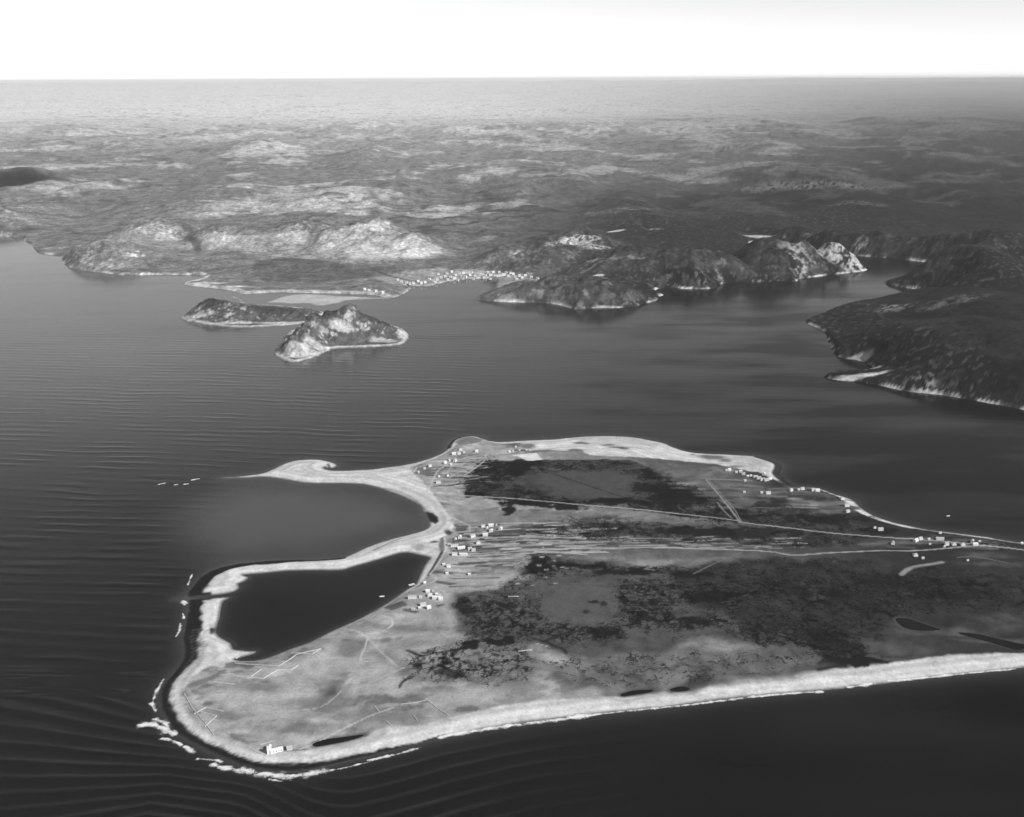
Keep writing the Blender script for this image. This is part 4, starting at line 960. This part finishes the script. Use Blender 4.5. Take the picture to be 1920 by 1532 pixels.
FAR = [(684,543,'far'),(692,545,'far'),(705,546,'far'),(746,525,'far'),(762,531,'far'),(775,531,'far'),(784,528,'far'),(790,531,'far'),(812,527,'far'),(820,525,'far'),(835,519,'far'),(845,520,'far'),(847,510,'far'),(855,516,'far'),(862,513,'far'),(869,512,'farwide'),(872,521,'farwide'),(877,511,'farwide'),(884,511,'far'),(891,519,'far'),(898,516,'far'),(903,516,'farwide'),(910,517,'far'),(920,516,'farwide'),(928,517,'far'),(933,518,'far'),(939,517,'farwide'),(945,516,'farwide'),(953,518,'far'),(957,513,'far'),(966,519,'far'),(974,518,'far'),(996,520,'far'),(718,549,'far'),(752,528,'far'),(769,533,'far'),(797,530,'far'),(805,524,'far'),(817,530,'far'),(827,521,'far'),(840,526,'far'),(852,522,'farwide'),(858,526,'far'),(866,519,'far'),(881,516,'far'),(888,524,'far'),(895,521,'far'),(907,521,'far'),(915,511,'far'),(925,511,'far'),(936,511,'far'),(949,512,'far'),(962,514,'far'),(969,524,'far'),(979,521,'far'),(985,517,'far'),(1008,523,'far'),(822,514,'far'),(838,513,'far')]
for i, (px, py, kind) in enumerate(sorted(FAR)):
    x, y, z = main_hit(px, py + 1.0)
    pos = 'leftmost' if i == 0 else ('rightmost' if i == len(FAR) - 1 else f'{ORD[i]} from left')
    house(kind, x, y, z, hr.uniform(-.4, .4), f'{WHAT[kind]}, {pos} in the village round the far cove', 'houses of the village round the far cove', False)

# the L-shaped station on the western point
sxp, syp = gnd(512, 1409, 4)
st = bpy.data.objects.new('station_building', None); COL.objects.link(st)
st.scale = (0.78, 0.78, 0.78); st.location = (sxp, syp, isl_z(sxp, syp) + 0.3); st.rotation_euler = (0, 0, math.radians(10))
tag(st, 'big white L-shaped station building alone near the beach at the western point', 'building')
child('wall', mesh_of(('wall', 'st1'), lambda: gable_wall(15, 5.4, 3.4, 1.5), M_WHITE), st, (4.0, 0, 0)).rotation_euler = (0, 0, 0.22)
child('roof', mesh_of(('roof', 'st1'), lambda: gable_roof(15, 5.4, 3.4, 1.5), M_ROOFL), st, (4.0, 0, 0)).rotation_euler = (0, 0, 0.22)
child('wall', mesh_of(('wall', 'st2'), lambda: gable_wall(5.2, 5.0, 4.4, 1.6), M_WHITE), st, (-4.8, 3.0, 0)).rotation_euler = (0, 0, 1.45)
r2 = child('roof', mesh_of(('roof', 'st2'), lambda: gable_roof(9, 5.0, 4.4, 1.6), M_ROOFL), st, (-4.8, 3.0, 0)); r2.rotation_euler = (0, 0, 1.45)
child('tower', mesh_of(('tower', 'st'), lambda: box_v(-1.5, 1.5, -1.5, 1.5, -1, 9.0), M_WHITE), st, (-5.2, -2.0, 0))
child('chimney', mesh_of(('chimney', 'st'), lambda: box_v(-.4, .4, -.4, .4, 4.2, 7.2), M_BRICK), r2, (1.2, 0.6, 0))
for wxp in (0.5, 3.5, 6.5, 9.5):
    child('window', mesh_of(('window', 'st'), lambda: box_v(-.5, .5, -.05, .05, 1.0, 2.3), M_GLASS), st, (wxp + 0.5, -2.72 + (wxp - 4) * 0.223, 0)).rotation_euler = (0, 0, 0.22)
x, y = gnd(543, 1404, 4)
house('shed', x, y, isl_z(x, y), 0.2, 'small pale shed standing just right of the white L-shaped station', 'outbuildings of the station')

# ------------------------------------------------------------------ field walls and fences on the western turf
def field_wall(pts, label, h=1.3, w=1.1, z_px=4.0, name='field_wall'):
    p = np.array([gnd(a, b, z_px) for a, b in pts])
    V, F = [], []
    rr = random.Random(len(label) * 31)
    q = []
    for i in range(len(p) - 1):
        n = max(2, int(np.hypot(*(p[i + 1] - p[i])) / 2.2))
        for k in range(n): q.append(p[i] + (p[i + 1] - p[i]) * k / n)
    q.append(p[-1]); q = np.array(q)
    for i in range(len(q)):
        t = q[min(i + 1, len(q) - 1)] - q[max(i - 1, 0)]
        t = t / (np.hypot(*t) + 1e-9); nn = np.array([-t[1], t[0]])
        z = isl_z(*q[i]); hh_ = h * rr.uniform(.7, 1.15); ww = w * rr.uniform(.8, 1.2)
        for s, zz in ((-1, -.4), (-.75, hh_), (.75, hh_), (1, -.4)):
            c = q[i] + nn * s * ww / 2
            V.append((c[0], c[1], z + zz))
        if i:
            a, b = (i - 1) * 4, i * 4
            F += [(a, a + 1, b + 1, b), (a + 1, a + 2, b + 2, b + 1), (a + 2, a + 3, b + 3, b + 2)]
    F += [(0, 3, 2, 1), tuple(len(V) - 4 + k for k in (0, 1, 2, 3))]
    return tag(link_mesh(name, V, F, M_STONE), label, 'wall', 'low field walls')
for pts, lab in (
    ([(384,1362),(406,1340),(374,1333),(364,1338)], 'pale three-sided field wall nearest the far left end of the beach'),
    ([(364,1338),(386,1324),(418,1331)], 'pale bent field wall just above the three-sided one on the western turf'),
    ([(440,1240),(470,1243),(522,1249),(545,1235),(556,1226),(602,1216)], 'long stepped pale field wall running right from the lagoon mouth'),
    ([(545,1222),(585,1226),(602,1216)], 'short pale field wall at the lagoon edge of the stepped enclosure'),
    ([(425,1262),(465,1270),(490,1255),(478,1249)], 'pale field wall round the dark plots left of the stepped enclosure'),
    ([(400,1276),(440,1281)], 'short straight pale field wall below the dark plots'),
    ([(462,1268),(494,1270),(522,1254),(545,1254),(560,1245)], 'zigzag pale field wall below the stepped enclosure'),
    ([(345,1300),(360,1326),(385,1356),(400,1376)], 'pale wall curving along the back of the western beach'),
    ([(800,1311),(822,1327),(841,1341)], 'straight pale field wall slanting down to the southern beach'),
    ([(752,1318),(780,1315),(800,1311)], 'faint pale field wall joining the top of the slanting wall'),
    ([(702,1322),(712,1336)], 'short slanting pale wall left of the old enclosure near the southern beach'),
    ([(776,1340),(783,1350)], 'tiny pale wall stub inside the old enclosure near the southern beach'),
    ([(724,1352),(736,1364)], 'short pale wall stub just above the southern beach by the narrow pond'),
    ([(972,1222),(998,1219)], 'short pale straight wall on the bog edge in the middle of the island'),
    ([(953,1120),(973,1120)], 'short pale wall on the bog right of the lagoon village crofts'),
    ([(488,1396),(512,1387),(524,1391)], 'thin pale wall behind the white station building'),
    ([(468,1403),(488,1412),(500,1415)], 'thin pale wall in front left of the white station building')):
    field_wall(pts, lab, 0.5 if 'thin' in lab or 'faint' in lab else 0.7, 0.5 if 'thin' in lab or 'faint' in lab else 0.85)

# ------------------------------------------------------------------ landing stages and boats
def stage(px, py, L, w, rot, label):
    x, y = gnd(px, py)
    e = bpy.data.objects.new('landing_stage', None); COL.objects.link(e)
    e.location = (x, y, 0); e.rotation_euler = (0, 0, rot)
    tag(e, label, 'jetty', 'landing stages')
    child('deck', mesh_of(('deck', L, w), lambda: box_v(-L / 2, L / 2, -w / 2, w / 2, 1.3, 1.6), M_PALE), e)
    for i in range(int(L / 3) + 1):
        for s in (-1, 1):
            child('pile', mesh_of(('pile', 0), lambda: box_v(-.15, .15, -.15, .15, -2, 1.297), M_DARK), e, (-L / 2 + 0.4 + i * (L - 0.8) / int(L / 3), s * (w / 2 - .3), 0))
stage(446, 1234, 7, 2.5, 1.2, 'small pale landing stage at the mouth corner of the lagoon')
stage(772, 1098, 8, 4, 0.6, 'pale landing stage on the lagoon bank above the huddle of houses')
stage(920, 524, 30, 8, 1.5, 'pale wharf in front of the village on the far cove')
def boat(px, py, L, rot, label):
    x, y = gnd(px, py)
    n = 9
    V, F = [], []
    for i in range(n):
        t = i / (n - 1) * 2 - 1
        b = (1 - abs(t) ** 2.4) * L * 0.17 + 0.05
        zz = 0.75 + 0.35 * t * t
        V += [(t * L / 2, -b, zz), (t * L / 2 * 0.94, -b * .55, -.25), (t * L / 2 * 0.94, b * .55, -.25), (t * L / 2, b, zz), (t * L / 2 * .96, b * .8, zz - .06), (t * L / 2 * .96, -b * .8, zz - .06), (t * L / 2 * .93, b * .5, .1), (t * L / 2 * .93, -b * .5, .1)]
        if i:
            a, c = (i - 1) * 8, i * 8
            ring = [0, 1, 2, 3, 4, 6, 7, 5]
            for k in range(8):
                u, v = ring[k], ring[(k + 1) % 8]
                F.append((a + u, a + v, c + v, c + u))
    e = bpy.data.objects.new('boat', None); COL.objects.link(e)
    e.location = (x, y, 0); e.rotation_euler = (0, 0, rot)
    tag(e, label, 'boat')
    h = link_mesh('hull', V, F, M_WHITE, e)
    for q in (-.25, .1):
        child('thwart', mesh_of(('thwart', L), lambda: box_v(-.2, .2, -L * .13, L * .13, .5, .58), M_PALE), e, (q * L, 0, 0))
boat(1778, 968, 6.0, 0.3, 'small white boat alone on the dark water beyond the eastern beach')
boat(716, 1119, 6.5, 0.2, 'small boat moored on the dark lagoon near its east bank')

# ------------------------------------------------------------------ haze
hm = bpy.data.materials.new('haze_air'); hm.use_nodes = True
t = hm.node_tree; t.nodes.clear()
out = t.nodes.new('ShaderNodeOutputMaterial')
pv = t.nodes.new('ShaderNodeVolumePrincipled')
pv.inputs['Color'].default_value = (HAZE_COL,) * 3 + (1,)
pv.inputs['Density'].default_value = HAZE_DENSITY
pv.inputs['Anisotropy'].default_value = HAZE_G
t.links.new(pv.outputs[0], out.inputs['Volume'])
top = max(CAM_H, float(MZ.max())) + 25
v, f = box_v(-170000, 170000, -40000, 160000, -7.2, top)
haze = link_mesh('haze', v, f, hm)
tag(haze, kind='stuff')
print('tris', sum(len(o.data.polygons) * 2 for o in scene.objects if o.type == 'MESH'), 'top', top, 'max dist', MZ.max())
